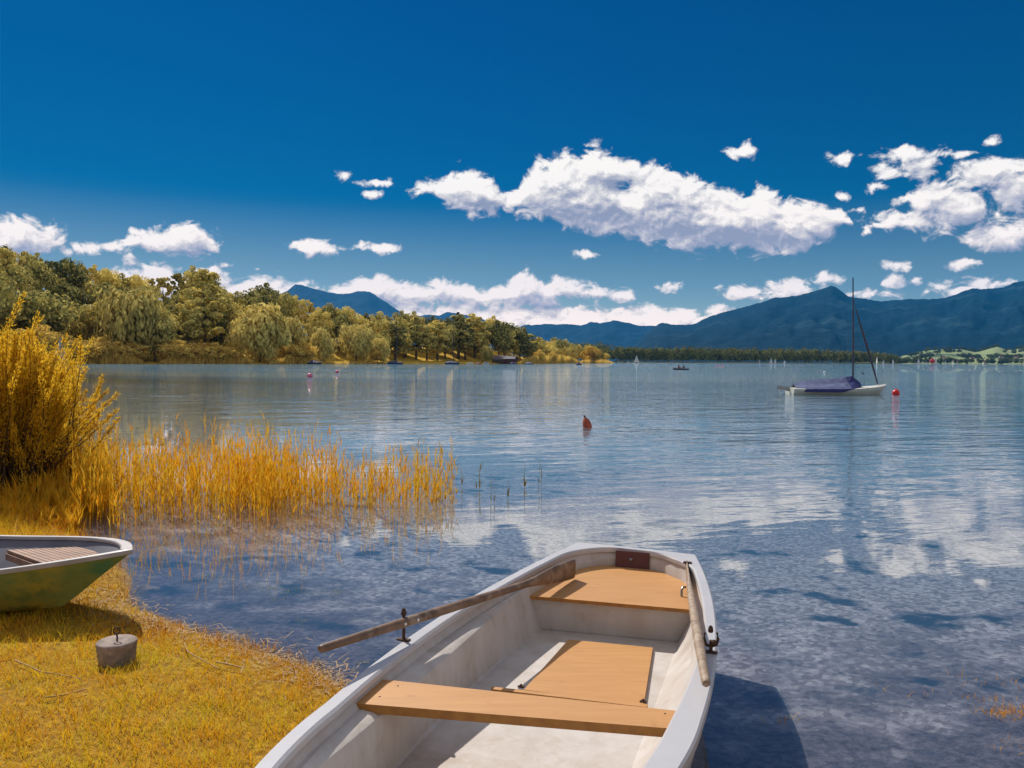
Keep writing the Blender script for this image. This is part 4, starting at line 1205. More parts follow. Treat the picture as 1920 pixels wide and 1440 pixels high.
# floor boards
def pxpoly(pts, z): return [(W2(onz(x, y, z)).x, W2(onz(x, y, z)).y) for x, y in pts]
mb = MB(); mb.prism(ccw(pxpoly([(1066, 1199), (1224, 1214), (1207, 1321), (982, 1293)], 0.200)), 0.181, 0.200, 0, 1)
mb.build('floor_panel', ['tan_board', 'tan_edge'], root, bevel=0.002)
mb = MB(); mb.prism(ccw(pxpoly([(921, 1287), (1215, 1320), (1213, 1326), (922, 1292)], 0.212)), 0.182, 0.212, 0, 1)
mb.build('floor_batten', ['tan_board', 'tan_edge'], root, bevel=0.002)
# thwart
mb = MB(); mb.prism(ccw(pxpoly([(703, 1272), (1282, 1334), (1264, 1357), (1259, 1366), (658, 1318), (664, 1305)], 0.452)), 0.418, 0.452, 0, 1)
thw = mb.build('thwart', ['tan_board', 'tan_edge'], root, bevel=0.006)
for (x, y) in ((746, 1286), (1247, 1338), (712, 1306)):
    mb = MB(); p = W2(onz(x, y, 0.4522)); mb.lathe([(0.0045, 0), (0.0035, 0.0012)], 10, p)
    mb.build('screw', 'rusty_iron', thw)
# transom board
mb = MB()
c = W2(bw(s0L * 0.5 + s0R * 0.5 + 0.052, 0.035, 0.425)); rot = Matrix.Rotation(math.atan2(BR.y, BR.x), 3, 'Z') @ Matrix.Rotation(R(-6), 3, 'X')
mb.box(c, (0.225, 0.022, 0.128), rot)
tb = mb.build('transom_board', 'maroon_board', root, bevel=0.003)
mb = MB(); c2 = c + rot @ Vector((-0.008, -0.013, 0.01)); ax = rot @ Vector((0, -1, 0))
mb.lathe([(0.014, 0), (0.014, 0.003), (0.006, 0.004), (0.006, 0.012), (0.003, 0.014)], 14, c2, ax)
mb.build('bolt', 'steel', tb)
# latches on the floor batten and hook on the stern seat
for (x, y) in ((977, 1289), (1206, 1317)):
    mb = MB(); p = W2(onz(x, y, 0.212)); mb.box(p + Vector((0, 0, 0.004)), (0.03, 0.018, 0.008), rot); mb.lathe([(0.006, 0), (0.006, 0.014), (0.003, 0.017)], 10, p)
    mb.build('latch', 'rusty_iron', root, bevel=0.001)
mb = MB(); p = W2(onz(1278, 1118, 0.384)); mb.tube([p + Vector((0, 0, 0)), p + Vector((0.0, 0.004, 0.035)), p + Vector((0.012, 0.018, 0.050)), p + Vector((0.028, 0.03, 0.045))], 0.007, 8)
mb.build('hook', 'steel', root)
# small fairlead plate at the right stern corner
mb = MB(); p = W2(onz(1289, 1056, 0.5)); mb.box(p + Vector((0, 0, 0.004)), (0.05, 0.03, 0.012), rot); mb.build('corner_fitting', 'rusty_iron', root, bevel=0.002)

# oarlocks
def oarlock(base, oar_pt, u, closed):
    o_ = MB()
    o_.box(base + Vector((0, 0, 0.004)), (0.055, 0.03, 0.008), rot)
    o_.tube([base + Vector((0, 0, -0.01)), base + Vector((0, 0, 0.055))], 0.0075, 10)
    return o_
lockL = onz(757, 1201, ZR); lockR = onz(1333, 1224, ZR)
oar_z = 0.585
LP_ = atd(758, 1166, lockL.y)            # where the left oar crosses the lock
m_ = oarlock(W2(lockL), None, 1, True)
top = W2(LP_)
m_.tube([W2(lockL) + Vector((0, 0, 0.05)), Vector((W2(lockL).x, W2(lockL).y, top.z + 0.045))], 0.0065, 10)
m_.lathe([(0.009, 0), (0.013, 0.004), (0.013, 0.014), (0.008, 0.017), (0.010, 0.022), (0.006, 0.032)], 12, Vector((W2(lockL).x, W2(lockL).y, top.z + 0.030)))
m_.build('oarlock', 'rusty_iron', root)
b_ = W2(lockR)
m_ = oarlock(b_, None, 1, False)
for sx_ in (-1, 1):
    m_.tube([b_ + Vector((0, 0, 0.028)), b_ + Vector((sx_ * 0.022, 0, 0.036)), b_ + Vector((sx_ * 0.030, 0, 0.060)), b_ + Vector((sx_ * 0.026, 0.0, 0.088))], [0.007, 0.008, 0.007, 0.006], 8)
m_.lathe([(0.012, -0.02), (0.014, -0.016), (0.014, -0.006), (0.007, 0.0)], 12, b_ + Vector((0.02, -0.01, 0.045)), (1, -0.3, 0))
m_.lathe([(0.008, 0), (0.012, 0.006), (0.010, 0.022), (0.004, 0.03)], 10, b_ + Vector((0.0, 0.01, 0.085)))
m_.build('oarlock', 'rusty_iron', root)

def oar(grip, mid, tip, matn, label, bolts):
    grip, mid, tip = Vector(grip), Vector(mid), Vector(tip)
    rt = empty('oar', grip)
    tot = (mid - grip).length + (tip - mid).length
    def at(t):
        d = t * tot; a = (mid - grip).length
        # slight blend to avoid a kink
        return grip.lerp(mid, d / a) if d < a else mid.lerp(tip, (d - a) / (tot - a))
    st = [(0, .0125, .0125), (.006, .0165, .0165), (.05, .0175, .0175), (.13, .0195, .0195), (.22, .0225, .0225), (.45, .0225, .0225), (.62, .020, .020), (.72, .017, .021), (.775, .014, .029),
          (.82, .011, .042), (.87, .009, .053), (.93, .008, .059), (.985, .007, .061), (.997, .005, .057)]
    mb = MB(); k_ = [i for i, s_ in enumerate(st) if s_[0] <= .775][-1]
    pts = [at(s_[0]) - grip for s_ in st]
    mb.tube(pts[:k_ + 1], [s_[1] for s_ in st[:k_ + 1]], 14, ry=[s_[2] for s_ in st[:k_ + 1]])
    mb.build('shaft', matn, rt)
    mb = MB(); mb.tube(pts[k_:], [s_[1] for s_ in st[k_:]], 14, ry=[s_[2] for s_ in st[k_:]])
    mb.build('blade', matn, rt)
    for t in bolts:
        mb = MB(); c = at(t) - grip; d = (tip - grip).normalized(); side = Vector((d.y, -d.x, 0)).normalized()
        mb.lathe([(0.007, 0), (0.007, 0.003), (0.004, 0.006)], 10, c + side * 0.021, side)
        mb.build('bolt', 'buoy_white', rt)
    return tag(rt, label, 'oar', 'oars of the white rowing boat')
gripL = onz(600, 1217, 0.622); tipL = Vector((0.405, 4.97, 0.448))
LPo = LP_ + Vector((0.02, 0.012, 0))
oar(gripL, LPo, tipL, 'oar_wood', 'dark brown oar lying across the left gunwale with its blade over the stern seat', [0.22, 0.26])
gR = onz(1324, 1282, 0.585); tR = atd(1287, 1066, 5.0)
oar(gR, gR.lerp(tR, 0.4), tR, 'oar_wood_pale', 'pale weathered oar lying along the right gunwale', [])

# ------------------------------------------------------------------ green rowing boat
near = [(-2.44, 5.10), (-2.62, 5.005), (-2.85, 4.90), (-3.08, 4.80), (-3.5, 4.65), (-4.0, 4.53), (-4.6, 4.50), (-5.3, 4.62)]
far = [(-2.44, 5.10), (-2.52, 5.28), (-2.64, 5.45), (-2.84, 5.61), (-3.08, 5.73), (-3.4, 5.82), (-3.77, 5.87), (-4.4, 5.86), (-5.3, 5.60)]
def resample(pl, n):
    d = [0]
    for a, b in zip(pl[:-1], pl[1:]): d.append(d[-1] + math.hypot(b[0] - a[0], b[1] - a[1]))
    d = np.array(d); t = np.linspace(0, 1, n) ** 1.15 * d[-1]
    return np.stack([np.interp(t, d, [p[0] for p in pl]), np.interp(t, d, [p[1] for p in pl])], 1)
def smooth_pl(p, it=2):
    p = p.copy()
    for _ in range(it): p[1:-1] = 0.25 * p[:-2] + 0.5 * p[1:-1] + 0.25 * p[2:]
    return p
M_ = 34
A_ = smooth_pl(resample(near, M_), 2); B_ = smooth_pl(resample(far, M_), 2)
cen = (A_ + B_) / 2
zr_ = lambda x: 0.44 + 0.08 * max(0, (x + 3.7) / 1.26) ** 1.6 if x > -3.7 else 0.44
ringA = [(*A_[i], cen[i]) for i in range(M_)]
outline = [(A_[i][0], A_[i][1], cen[i]) for i in range(M_ - 1, 0, -1)] + [(B_[i][0], B_[i][1], cen[i]) for i in range(0, M_)]
NG = len(outline)
def glev(f, zfun, pull=0.0, inset=0.0):
    o_ = []
    for (x, y, c) in outline:
        v = np.array([x, y]) - c; L = np.linalg.norm(v)
        if inset:
            # inset along an inward mix of centre direction and sternward pull
            ii = min(inset, L * 0.9)
            v2 = v * (L - ii) / max(L, 1e-6)
        else: v2 = v
        p = c + v2 * f
        tb_ = max(0, 1 - (-2.44 - x) / 0.6)
        p = p + np.array([-1, -0.15]) * (pull * (0.35 + 0.65 * tb_))
        o_.append((p[0], p[1], zfun(x)))
    return o_
gl_ = [glev(0.45, lambda x: 0.12 + 0.05 * max(0, (x + 3.4)) , 0.42), glev(0.72, lambda x: 0.17 + 0.06 * max(0, (x + 3.4)), 0.34), glev(0.93, lambda x: 0.5 * zr_(x) + 0.12, 0.16), glev(0.985, lambda x: zr_(x) - 0.030, 0.02),
       glev(1.0, lambda x: zr_(x) - 0.028), glev(1.0, lambda x: zr_(x) - 0.005), glev(1.0, zr_, 0, 0.005),
       glev(1.0, zr_, 0.050, 0.032), glev(1.0, lambda x: zr_(x) - 0.006, 0.055, 0.036), glev(1.0, lambda x: zr_(x) - 0.022, 0.055, 0.037), glev(1.0, lambda x: zr_(x) - 0.025, 0.050, 0.030), glev(0.90, lambda x: 0.34, 0.24, 0.05), glev(0.70, lambda x: 0.20, 0.52, 0.09)]
groot = empty('rowing_boat', (-3.7, 5.2, 0.1))
tag(groot, 'green painted rowing boat with pale rim and slatted bow floor, beached on the left', 'rowing boat')
GL = Vector(groot.location)
gvs = [Vector(p) - GL for lv in gl_ for p in lv]; fs = []; mi = []
for k_ in range(len(gl_) - 1):
    for i in range(NG - 1):
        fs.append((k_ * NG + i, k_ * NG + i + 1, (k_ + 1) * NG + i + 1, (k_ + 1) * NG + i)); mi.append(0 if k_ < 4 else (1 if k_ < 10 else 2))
for base, flip in ((0, False), ((len(gl_) - 1) * NG, True)):
    for i in range(NG // 2):
        a, b, c, d = base + i, base + i + 1, base + NG - 2 - i, base + NG - 1 - i
        if b >= c: break
        fs.append((a, b, c, d)); mi.append(2 if flip else 0)
# close the stern, outside the frame
fs.append([k_ * NG for k_ in range(len(gl_))]); mi.append(0)
me = bpy.data.meshes.new('hull'); me.from_pydata(gvs, [], fs)
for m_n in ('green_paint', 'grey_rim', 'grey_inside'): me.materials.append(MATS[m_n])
me.polygons.foreach_set('material_index', mi); me.polygons.foreach_set('use_smooth', [True] * len(fs)); me.update()
bmx = bmesh.new(); bmx.from_mesh(me); bmesh.ops.remove_doubles(bmx, verts=bmx.verts, dist=0.0004); bmesh.ops.recalc_face_normals(bmx, faces=bmx.faces)
for e in bmx.edges:
    if len(e.link_faces) == 2 and e.calc_face_angle(0) > R(38): e.smooth = False
bmx.to_mesh(me); bmx.free()
link('hull', me, groot)
mb = MB(); zs = 0.405
A, B, C_, D_ = [onz(x, y, zs) - GL for x, y in ((13, 1031), (146, 1025), (200, 1038), (90, 1059))]
ns_ = 11
for i in range(ns_):
    t0, t1 = i / ns_, (i + 0.84) / ns_
    p0, p1 = A.lerp(B, t0), A.lerp(B, t1); q0, q1 = D_.lerp(C_, t0), D_.lerp(C_, t1)
    mb.prism(ccw([(p0.x, p0.y), (p1.x, p1.y), (q1.x, q1.y), (q0.x, q0.y)]), zs - 0.1 - 0.018, zs - 0.1)
e1, e2 = A, D_
mb.box(Vector(((A.x + D_.x) / 2, (A.y + D_.y) / 2, zs - 0.145)), ((D_ - A).length * 0.98, 0.025, 0.045), Matrix.Rotation(math.atan2((D_ - A).y, (D_ - A).x), 3, 'Z'))
mb.build('slatted_floor', 'weathered_slats', groot, bevel=0.002)
mb = MB(); pr = Vector((-2.78, 5.22, 0.43)) - GL
mb.box(pr, (0.06, 0.06, 0.02)); mb.build('bow_plate', 'grey_inside', groot, bevel=0.003)

# ------------------------------------------------------------------ mooring block, sticks
pb = onz(219, 1224, 0.16); gzb = float(ground_h(np.array([pb.x]), np.array([pb.y]))[0])
blk = empty('mooring_block', (pb.x, pb.y, gzb - 0.015))
mb = MB(); mb.lathe([(0.096, 0), (0.100, 0.02), (0.108, 0.10), (0.113, 0.135), (0.114, 0.146), (0.108, 0.152), (0.05, 0.154), (0.012, 0.150)], 40)
bo = mb.build('block', 'concrete', blk)
for v in bo.data.vertices:
    nn = mnoise.noise(v.co * 22); v.co += Vector((v.co.x, v.co.y, 0)).normalized() * nn * 0.003 if v.co.z > 0.01 else Vector()
    v.co.z += mnoise.noise(v.co * 15 + Vector((3, 1, 2))) * 0.0006
mb = MB(); mb.tube([(0, 0, 0.14), (0.004, 0, 0.17), (0.0, 0, 0.195)], 0.0055, 8)
rp = [(math.sin(a) * 0.019, 0.003 * math.sin(a), 0.213 - math.cos(a) * 0.019) for a in np.linspace(0.15, 2 * math.pi - 0.15, 20)]
mb.tube(rp, 0.0045, 8); mb.build('ring_bolt', 'rusty_iron', blk)
blk.scale = (0.90, 0.90, 0.88)
tag(blk, 'round concrete mooring weight with rusty ring bolt on the grass', 'mooring weight')
STK = [([(28, 1238), (52, 1248), (78, 1260), (110, 1264), (152, 1273)], 0.0045, 'long bent dead stem lying left of the mooring weight'),
       ([(85, 1308), (120, 1303), (162, 1292)], 0.004, 'straight straw below the bent stem on the grass'),
       ([(346, 1206), (352, 1222), (380, 1238), (412, 1254)], 0.004, 'curved dead stem between the mooring weight and the waterline'),
       ([(404, 1241), (430, 1246), (455, 1252), (452, 1262)], 0.005, 'short broken reed piece right of the curved stem')]
for pts, r_, lb in STK:
    P_ = []
    for (x, y) in pts:
        p = onz(x, y, 0.16); z = float(ground_h(np.array([p.x]), np.array([p.y]))[0]); p = onz(x, y, z + 0.022); P_.append(p)
    o_ = P_[0].copy(); mb = MB(); mb.tube([p - o_ for p in P_], [r_ * (1 - 0.12 * i) for i in range(len(P_))], 6)
    tag(mb.build('dead_stem', 'dead_stick', None, loc=o_), lb, 'dead stem', 'dead stems on the lawn')

# ------------------------------------------------------------------ hull helper for boats on the lake
def boat_hull(L, B, free, sheer=0.15, draft=0.12, mats=('boat_white', 'boat_white'), stripe=0.0):
    """bow towards +x, centre at origin, waterline z = 0"""
    ns = 14; prof = []
    for i in range(ns):
        t = i / (ns - 1); x = (t - 0.5) * L
        hb = B / 2 * (0.78 + 0.22 * math.sin(min(t / 0.45, 1) * math.pi / 2)) if t < 0.45 else B / 2 * math.sqrt(max(1 - ((t - 0.45) / 0.55) ** 2.2, 0.0004))
        zd = free + sheer * (abs(t - 0.35) / 0.65) ** 2 * (1 if t > 0.35 else 0.4)
        rk = 0.075 * L * max((t - 0.6) / 0.4, 0) ** 1.2
        ring_ = [(x - rk * 1.1, 0, -draft), (x - rk, hb * 0.62, -draft * 0.7), (x - rk * 0.8, hb * 0.86, 0.02), (x - rk * 0.3, hb * 0.97, zd * 0.6), (x, hb, zd), (x, hb * 0.93, zd + 0.02), (x, 0, zd + 0.05)]
        prof.append(ring_)
    mb = MB(); m = len(prof[0])
    for sgn in (1, -1):
        vs = [(p[0], p[1] * sgn, p[2]) for r_ in prof for p in r_]; 
        for k_ in range(m - 1):
            fs = []
            for i in range(ns - 1):
                a, b, c, d = i * m + k_, (i + 1) * m + k_, (i + 1) * m + k_ + 1, i * m + k_ + 1
                fs.append((a, b, c, d) if sgn > 0 else (d, c, b, a))
            mb.add(vs, fs, 0 if k_ < 4 else 1, True)
        mb.add([(p[0], p[1] * sgn, p[2]) for p in prof[0]], [tuple(range(m)) if sgn < 0 else tuple(range(m))[::-1]], 0)
    return mb
def sail_mesh(pts, belly, mi=0, n=8):
    """triangular sail tack, clew, head; bulging to +y; 3 cm thick shell"""
    T, C2, H = [Vector(p) for p in pts]; mb = MB(); vs = []; idx_ = {}
    for side in (0, 1):
        for i in range(n + 1):
            for j in range(n + 1 - i):
                u, v = i / n, j / n; w_ = 1 - u - v
                p = T * w_ + C2 * u + H * v
                b = belly * (27 * u * v * w_ + 1.8 * u * w_) * 0.8
                idx_[(side, i, j)] = len(vs); vs.append(p + Vector((0, b + side * 0.02, 0)))
    fs = []
    for side in (0, 1):
        for i in range(n):
            for j in range(n - i):
                a, b, c = idx_[(side, i, j)], idx_[(side, i + 1, j)], idx_[(side, i, j + 1)]
                fs.append((a, b, c) if side else (c, b, a))
                if j < n - i - 1:
                    d = idx_[(side, i + 1, j + 1)]; fs.append((b, d, c) if side else (c, d, b))
    mb.add(vs, fs, mi, True)
    return mb

# moored sailboat with cover
c = onz(1568, 739.5, 0); SBD = c.y
X = lambda px: (px - 1568) / 1493 * SBD
Zp = lambda py: (739.5 - py) / 1493 * SBD
sb = empty('sailboat', (c.x, c.y, 0))
tag(sb, 'moored white sailboat with sails down, blue and grey cover and bare mast', 'sailboat')
hullL = X(1661) - X(1480)
h_ = boat_hull(hullL, 1.95, 0.30, 0.22, 0.15).build('hull', ['boat_cream', 'boat_white'], sb, loc=((X(1661) + X(1480)) / 2, 0, 0))
# cover: ridge from the stern to the mast, grey top and blue skirt
mb = MB(); st = []
for (px, zt, hw, zs_) in [(q_[0], q_[1], q_[2] * 1.13, q_[3]) for q_ in [(1487, 720, .50, 0.30), (1500, 716, .72, .30), (1514, 712.5, .86, .32), (1540, 711, .92, .33), (1566, 709, .93, .33), (1584, 706.5, .86, .34), (1597, 705, .66, .38), (1607, 713, .40, .44), (1612, 717, .2, .45)]]:
    st.append([(X(px), -hw * 1.04, 0.16 if px < 1582 else zs_ - .03), (X(px), -hw * 1.03, zs_), (X(px), -hw * 0.85, zs_ + 0.10), (X(px), -hw * 0.42, (Zp(zt) + zs_ + .1) / 2 - 0.04), (X(px), -0.03, Zp(zt)),
               (X(px), 0.03, Zp(zt)), (X(px), hw * 0.42, (Zp(zt) + zs_ + .1) / 2 - 0.04), (X(px), hw * 0.85, zs_ + 0.10), (X(px), hw * 1.03, zs_), (X(px), hw * 1.04, 0.16 if px < 1582 else zs_ - .03)])
for i in range(len(st) - 1):
    for k_ in range(9):
        m_i = 1 if k_ in (0, 8) or i >= 5 else 0
        mb.add([st[i][k_], st[i + 1][k_], st[i + 1][k_ + 1], st[i][k_ + 1]], [(0, 1, 2, 3)], m_i, False)
cv_ = mb.build('cover', ['cover_grey', 'cover_blue'], sb)
sf = cv_.modifiers.new('solid', 'SOLIDIFY'); sf.thickness = 0.015
mb = MB(); mb.tube([(X(1599), 0, 0.3), (X(1598), 0, Zp(640)), (X(1595.5), 0, Zp(521))], [0.050, 0.045, 0.032], 10); mb.build('mast', 'mast_dark', sb)
mb = MB(); mb.tube([(X(1645), 0, Zp(719)), (X(1630), 0, Zp(668)), (X(1615), 0, Zp(622)), (X(1601), 0, Zp(577))], [0.04, 0.062, 0.058, 0.025], 10); mb.build('furled_jib', 'mast_dark', sb)
mb = MB(); mb.tube([(X(1601), 0, Zp(577)), (X(1597), 0, Zp(558))], 0.01, 5)
for sy in (-1, 1): mb.tube([(X(1597), 0, Zp(575)), (X(1590), sy * 0.95, 0.36)], 0.006, 5)
mb.build('rigging', 'mast_dark', sb)
mb = MB(); mb.box((X(1468), 0, Zp(728.5)), (X(1482) - X(1458), 0.06, 0.20), Matrix.Rotation(R(10), 3, 'Y')); mb.tube([(X(1478), 0, Zp(727)), (X(1500), 0, Zp(720))], 0.02, 6)
mb.build('rudder', 'mast_grey', sb, bevel=0.01)
mb = MB(); mb.lathe([(0.02, 0), (0.05, 0.01), (0.05, 0.05), (0.01, 0.06)], 10, (X(1646), 0, 0.50)); mb.build('bow_roller', 'steel', sb)

# bird over the water beside the sailboat
pb_ = atd(1618, 700.5, 40)
mb = MB(); mb.tube([(-.09, 0, .03), (-.05, 0, .018), (0, 0, 0), (.05, 0, -.012), (.075, 0, -.02)], [.006, .018, .026, .02, .006], 8)
bd = mb.build('bird', 'bird_dark', None, loc=pb_)
for sgn in (1, -1):
    mb = MB(); mb.add([(-.03, 0, .01), (.03, 0, .005), (-.01, sgn * .10, .05), (-.07, sgn * .17, .03), (-.05, sgn * .09, .045),
                       (-.03, 0, .002), (.03, 0, -.003), (-.01, sgn * .10, .045), (-.07, sgn * .17, .026), (-.05, sgn * .09, .038)],
                      [(0, 1, 2, 4), (4, 2, 3), (9, 7, 6, 5), (8, 7, 9), (0, 5, 6, 1), (1, 6, 7, 2), (2, 7, 8, 3), (3, 8, 9, 4), (4, 9, 5, 0)])
    mb.build('wing', 'bird_dark', bd)
tag(bd, 'small dark bird flying low between the mast and the leaning furled sail', 'bird')

# ------------------------------------------------------------------ buoys
def ball_buoy(px, py, D, r_, m1, label, band=None):
    p = atd(px, py, D); p.z = r_ * 0.45
    e = empty('buoy', p)
    mb = MB(); prof = [(r_ * math.sin(a) + 0.001, -r_ * math.cos(a)) for a in np.linspace(0.02, math.pi - 0.02, 16)]
    mb.lathe(prof, 24); mb.build('float', m1, e)
    mb = MB(); mb.lathe([(r_ * .18, r_ * .95), (r_ * .2, r_ * 1.1), (r_ * .06, r_ * 1.3)], 10); mb.build('cap', band or m1, e)
    return tag(e, label, 'buoy')
ball_buoy(1680, 736, onz(1680, 740, 0).y, 0.20, 'buoy_red', 'bright red ball buoy floating just right of the moored sailboat')
ball_buoy(581, 706, 80, 0.27, 'buoy_pink', 'larger and nearer pink ball buoy off the left shore', 'buoy_white')
ball_buoy(632, 698, 108, 0.25, 'buoy_pink', 'smaller and farther pink ball buoy off the left shore', 'buoy_white')
ball_buoy(1546, 696, 135, 0.20, 'buoy_white', 'small white buoy behind the moored sailboat', 'boat_dark')
for i, px in enumerate((1344, 1350, 1356)):
    ball_buoy(px, 686, 330, 0.35, 'buoy_pink', ['left', 'middle', 'right'][i] + ' of three tiny pink floats right of the two rowers')
p = onz(1102, 801, 0)
ob = empty('marker_buoy', p)
axb = Vector((-0.30, 0.1, 1)).normalized()
mb = MB(); mb.lathe([(0.03, -0.12), (0.11, -0.07), (0.130, 0.0), (0.132, 0.08), (0.118, 0.16), (0.08, 0.235), (0.04, 0.285), (0.026, 0.30)], 22, (0, 0, 0), axb); mb.build('float', 'buoy_orange', ob)
mb = MB(); mb.lathe([(0.028, 0.30), (0.034, 0.32), (0.02, 0.36)], 10, (0, 0, 0), axb); mb.tube([axb * 0.35, axb * 0.36 + Vector((-.02, 0, .02)), axb * 0.38 + Vector((-.03, 0, .0))], 0.007, 6); mb.build('top_ring', 'boat_dark', ob)
ob.scale = (0.88, 0.88, 0.9)
tag(ob, 'tilted orange cone buoy with a dark top ring in open water', 'buoy')

# ------------------------------------------------------------------ people in the small boat
def skin_body(name, pts, edges, radii, matn, parent):
    me = bpy.data.meshes.new(name); me.from_pydata(pts, edges, []); me.materials.append(MATS[matn])
    o = link(name, me, parent)
    sk = o.modifiers.new('skin', 'SKIN'); sk.use_smooth_shade = True
    sl = me.skin_vertices[0].data if len(me.skin_vertices) else None
    if sl is None:
        bm = bmesh.new(); bm.from_mesh(me); bm.verts.layers.skin.verify(); bm.to_mesh(me); bm.free(); sl = me.skin_vertices[0].data
    for i, r_ in enumerate(radii): sl[i].radius = (r_, r_)
    sl[0].use_root = True
    ss = o.modifiers.new('sub', 'SUBSURF'); ss.levels = 1; ss.render_levels = 2
    return o
def seated_person(loc, rz, shirt, label, arm=0.35):
    pts = [(0, 0, 0.10), (0.02, 0, 0.30), (0.04, 0, 0.50), (0.05, 0, 0.60), (0.06, 0, 0.70), (0.07, 0, 0.80)]
    e = [(0, 1), (1, 2), (2, 3), (3, 4), (4, 5)]; r_ = [0.13, 0.12, 0.13, 0.055, 0.085, 0.07]
    for sy in (-1, 1):
        b = len(pts)
        pts += [(0.04, sy * 0.19, 0.50), (0.20, sy * 0.24, 0.36), (arm + 0.05, sy * 0.18, 0.33)]; e += [(2, b), (b, b + 1), (b + 1, b + 2)]; r_ += [0.06, 0.045, 0.035]
        b = len(pts)
        pts += [(0.06, sy * 0.10, 0.08), (0.42, sy * 0.13, 0.20), (0.58, sy * 0.12, -0.10), (0.70, sy * 0.12, -0.12)]; e += [(0, b), (b, b + 1), (b + 1, b + 2), (b + 2, b + 3)]; r_ += [0.085, 0.065, 0.045, 0.04]
    root_ = empty('person', loc, rz)
    skin_body('body', pts, e, r_, 'skin', root_)
    mb = MB(); mb.lathe([(0.15, 0.06), (0.150, 0.2), (0.155, 0.36), (0.165, 0.48), (0.13, 0.54), (0.065, 0.575)], 16, (0.02, 0, 0.0)); mb.build('shirt', shirt, root_)
    mb = MB(); mb.lathe([(0.095, 0.70), (0.103, 0.76), (0.09, 0.83), (0.05, 0.87), (0.01, 0.885)], 14, (0.045, 0, 0.0)); mb.build('hair', 'hair', root_)
    return tag(root_, label, 'person')
pr_ = onz(1276, 693.5, 0); 
rb = empty('rowing_boat', pr_, R(176))
tag(rb, 'small dark rowing boat carrying two people in the middle of the lake', 'rowing boat')
boat_hull(3.4, 1.3, 0.26, 0.14, 0.1).build('hull', ['boat_dark', 'boat_dark'], rb)
mb = MB()
for xx in (-0.75, 0.45): mb.box((xx, 0, 0.35), (0.25, 0.95, 0.03))
mb.build('seats', 'weathered_slats', rb)
seated_person(pr_ + Vector((0.75, 0, 0.30)), R(176), 'cloth_dark', 'person in dark clothes sitting at the right end of the small rowing boat')
seated_person(pr_ + Vector((-0.45, 0, 0.30)), R(-4), 'cloth_red', 'person sitting at the left end of the small rowing boat, facing the other')

# ------------------------------------------------------------------ sailing boats far out
def far_sailboat(px, top, D, label, rz=0.0, sail='sail_white', jib=True, hullm='boat_white'):
    z0 = 0; H = atd(px, top, D).z
    e = empty('sailing_boat', ((px - 960) / F * D, D, 0), rz)
    L = H * 0.75
    boat_hull(L, L * 0.28, L * 0.07, 0.1, 0.1).build('hull', [hullm, 'boat_white'], e)
    mb = MB(); mb.tube([(L * .08, 0, L * .06), (L * .08, 0, H)], [0.07, 0.04], 6); mb.build('mast', 'mast_grey', e)
    sail_mesh([(L * .06, 0, L * .14), (-L * .40, 0.1, L * .16), (L * .06, 0, H * .98)], 0.10 * L).build('mainsail', sail, e)
    if jib: sail_mesh([(L * .48, 0, L * .12), (L * .02, 0.15, L * .15), (L * .10, 0, H * .82)], 0.09 * L).build('jib', sail, e)
    return tag(e, label, 'sailing boat', 'boats sailing along the far shore')
FS = [(112, 631, 185, 'white sail of a boat half hidden behind the golden shrubs on the left', 1.1, 'sail_grey'),
      (1178, 674, 900, 'tiny sailing boat left of the brighter one near the low point', 0.4, 'sail_grey'),
      (1193, 664.5, 850, 'bright white sailing boat off the tip of the low point', 0.3, 'sail_white'),
      (1424, 673, 1100, 'small grey sail left of the close pair in front of the distant wood', 0.8, 'sail_grey'),
      (1445, 670, 1000, 'left and taller sail of the close pair in front of the distant wood', 0.4, 'sail_white'),
      (1453, 671.5, 1020, 'right sail of the close pair in front of the distant wood', 0.6, 'sail_white'),
      (1471, 675, 1100, 'smallest sail right of the close pair in front of the distant wood', 2.4, 'sail_white'),
      (1644, 666.5, 900, 'tall narrow white sail just right of the leaning furled jib', 1.3, 'sail_white'),
      (1656, 673, 1000, 'short white sail between two others near the end of the distant wood', 0.5, 'sail_white'),
      (1674, 671.5, 950, 'white sail at the right end of the distant wood', 0.7, 'sail_white'),
      (1715, 678, 1400, 'lowest sail at the left end of the cluster below the meadows', 0.6, 'sail_white'),
      (1721.5, 670.5, 1200, 'tallest sail in the left part of the cluster below the meadows', 0.3, 'sail_white'),
      (1730, 675.5, 1250, 'middle sail of the cluster below the meadows', 0.7, 'sail_white'),
      (1737, 677.5, 1300, 'small sail just left of the red one', 2.6, 'sail_white'),
      (1753, 666.5, 1100, 'tall white sail rising behind the red one', 0.4, 'sail_white'),
      (1772, 675.5, 1300, 'white sail right of the red one', 0.6, 'sail_white'),
      (1779, 678, 1350, 'very small sail farthest right of the cluster by the red sail', 0.9, 'sail_white'),
      (1892, 678.5, 1300, 'left of two tiny sails near the right picture edge', 0.5, 'sail_white'),
      (1899, 679.5, 1350, 'right of two tiny sails near the right picture edge', 0.7, 'sail_grey')]
for (px, top, D, lb, rz, sm) in FS: far_sailboat(px, top, D, lb, rz, sm)
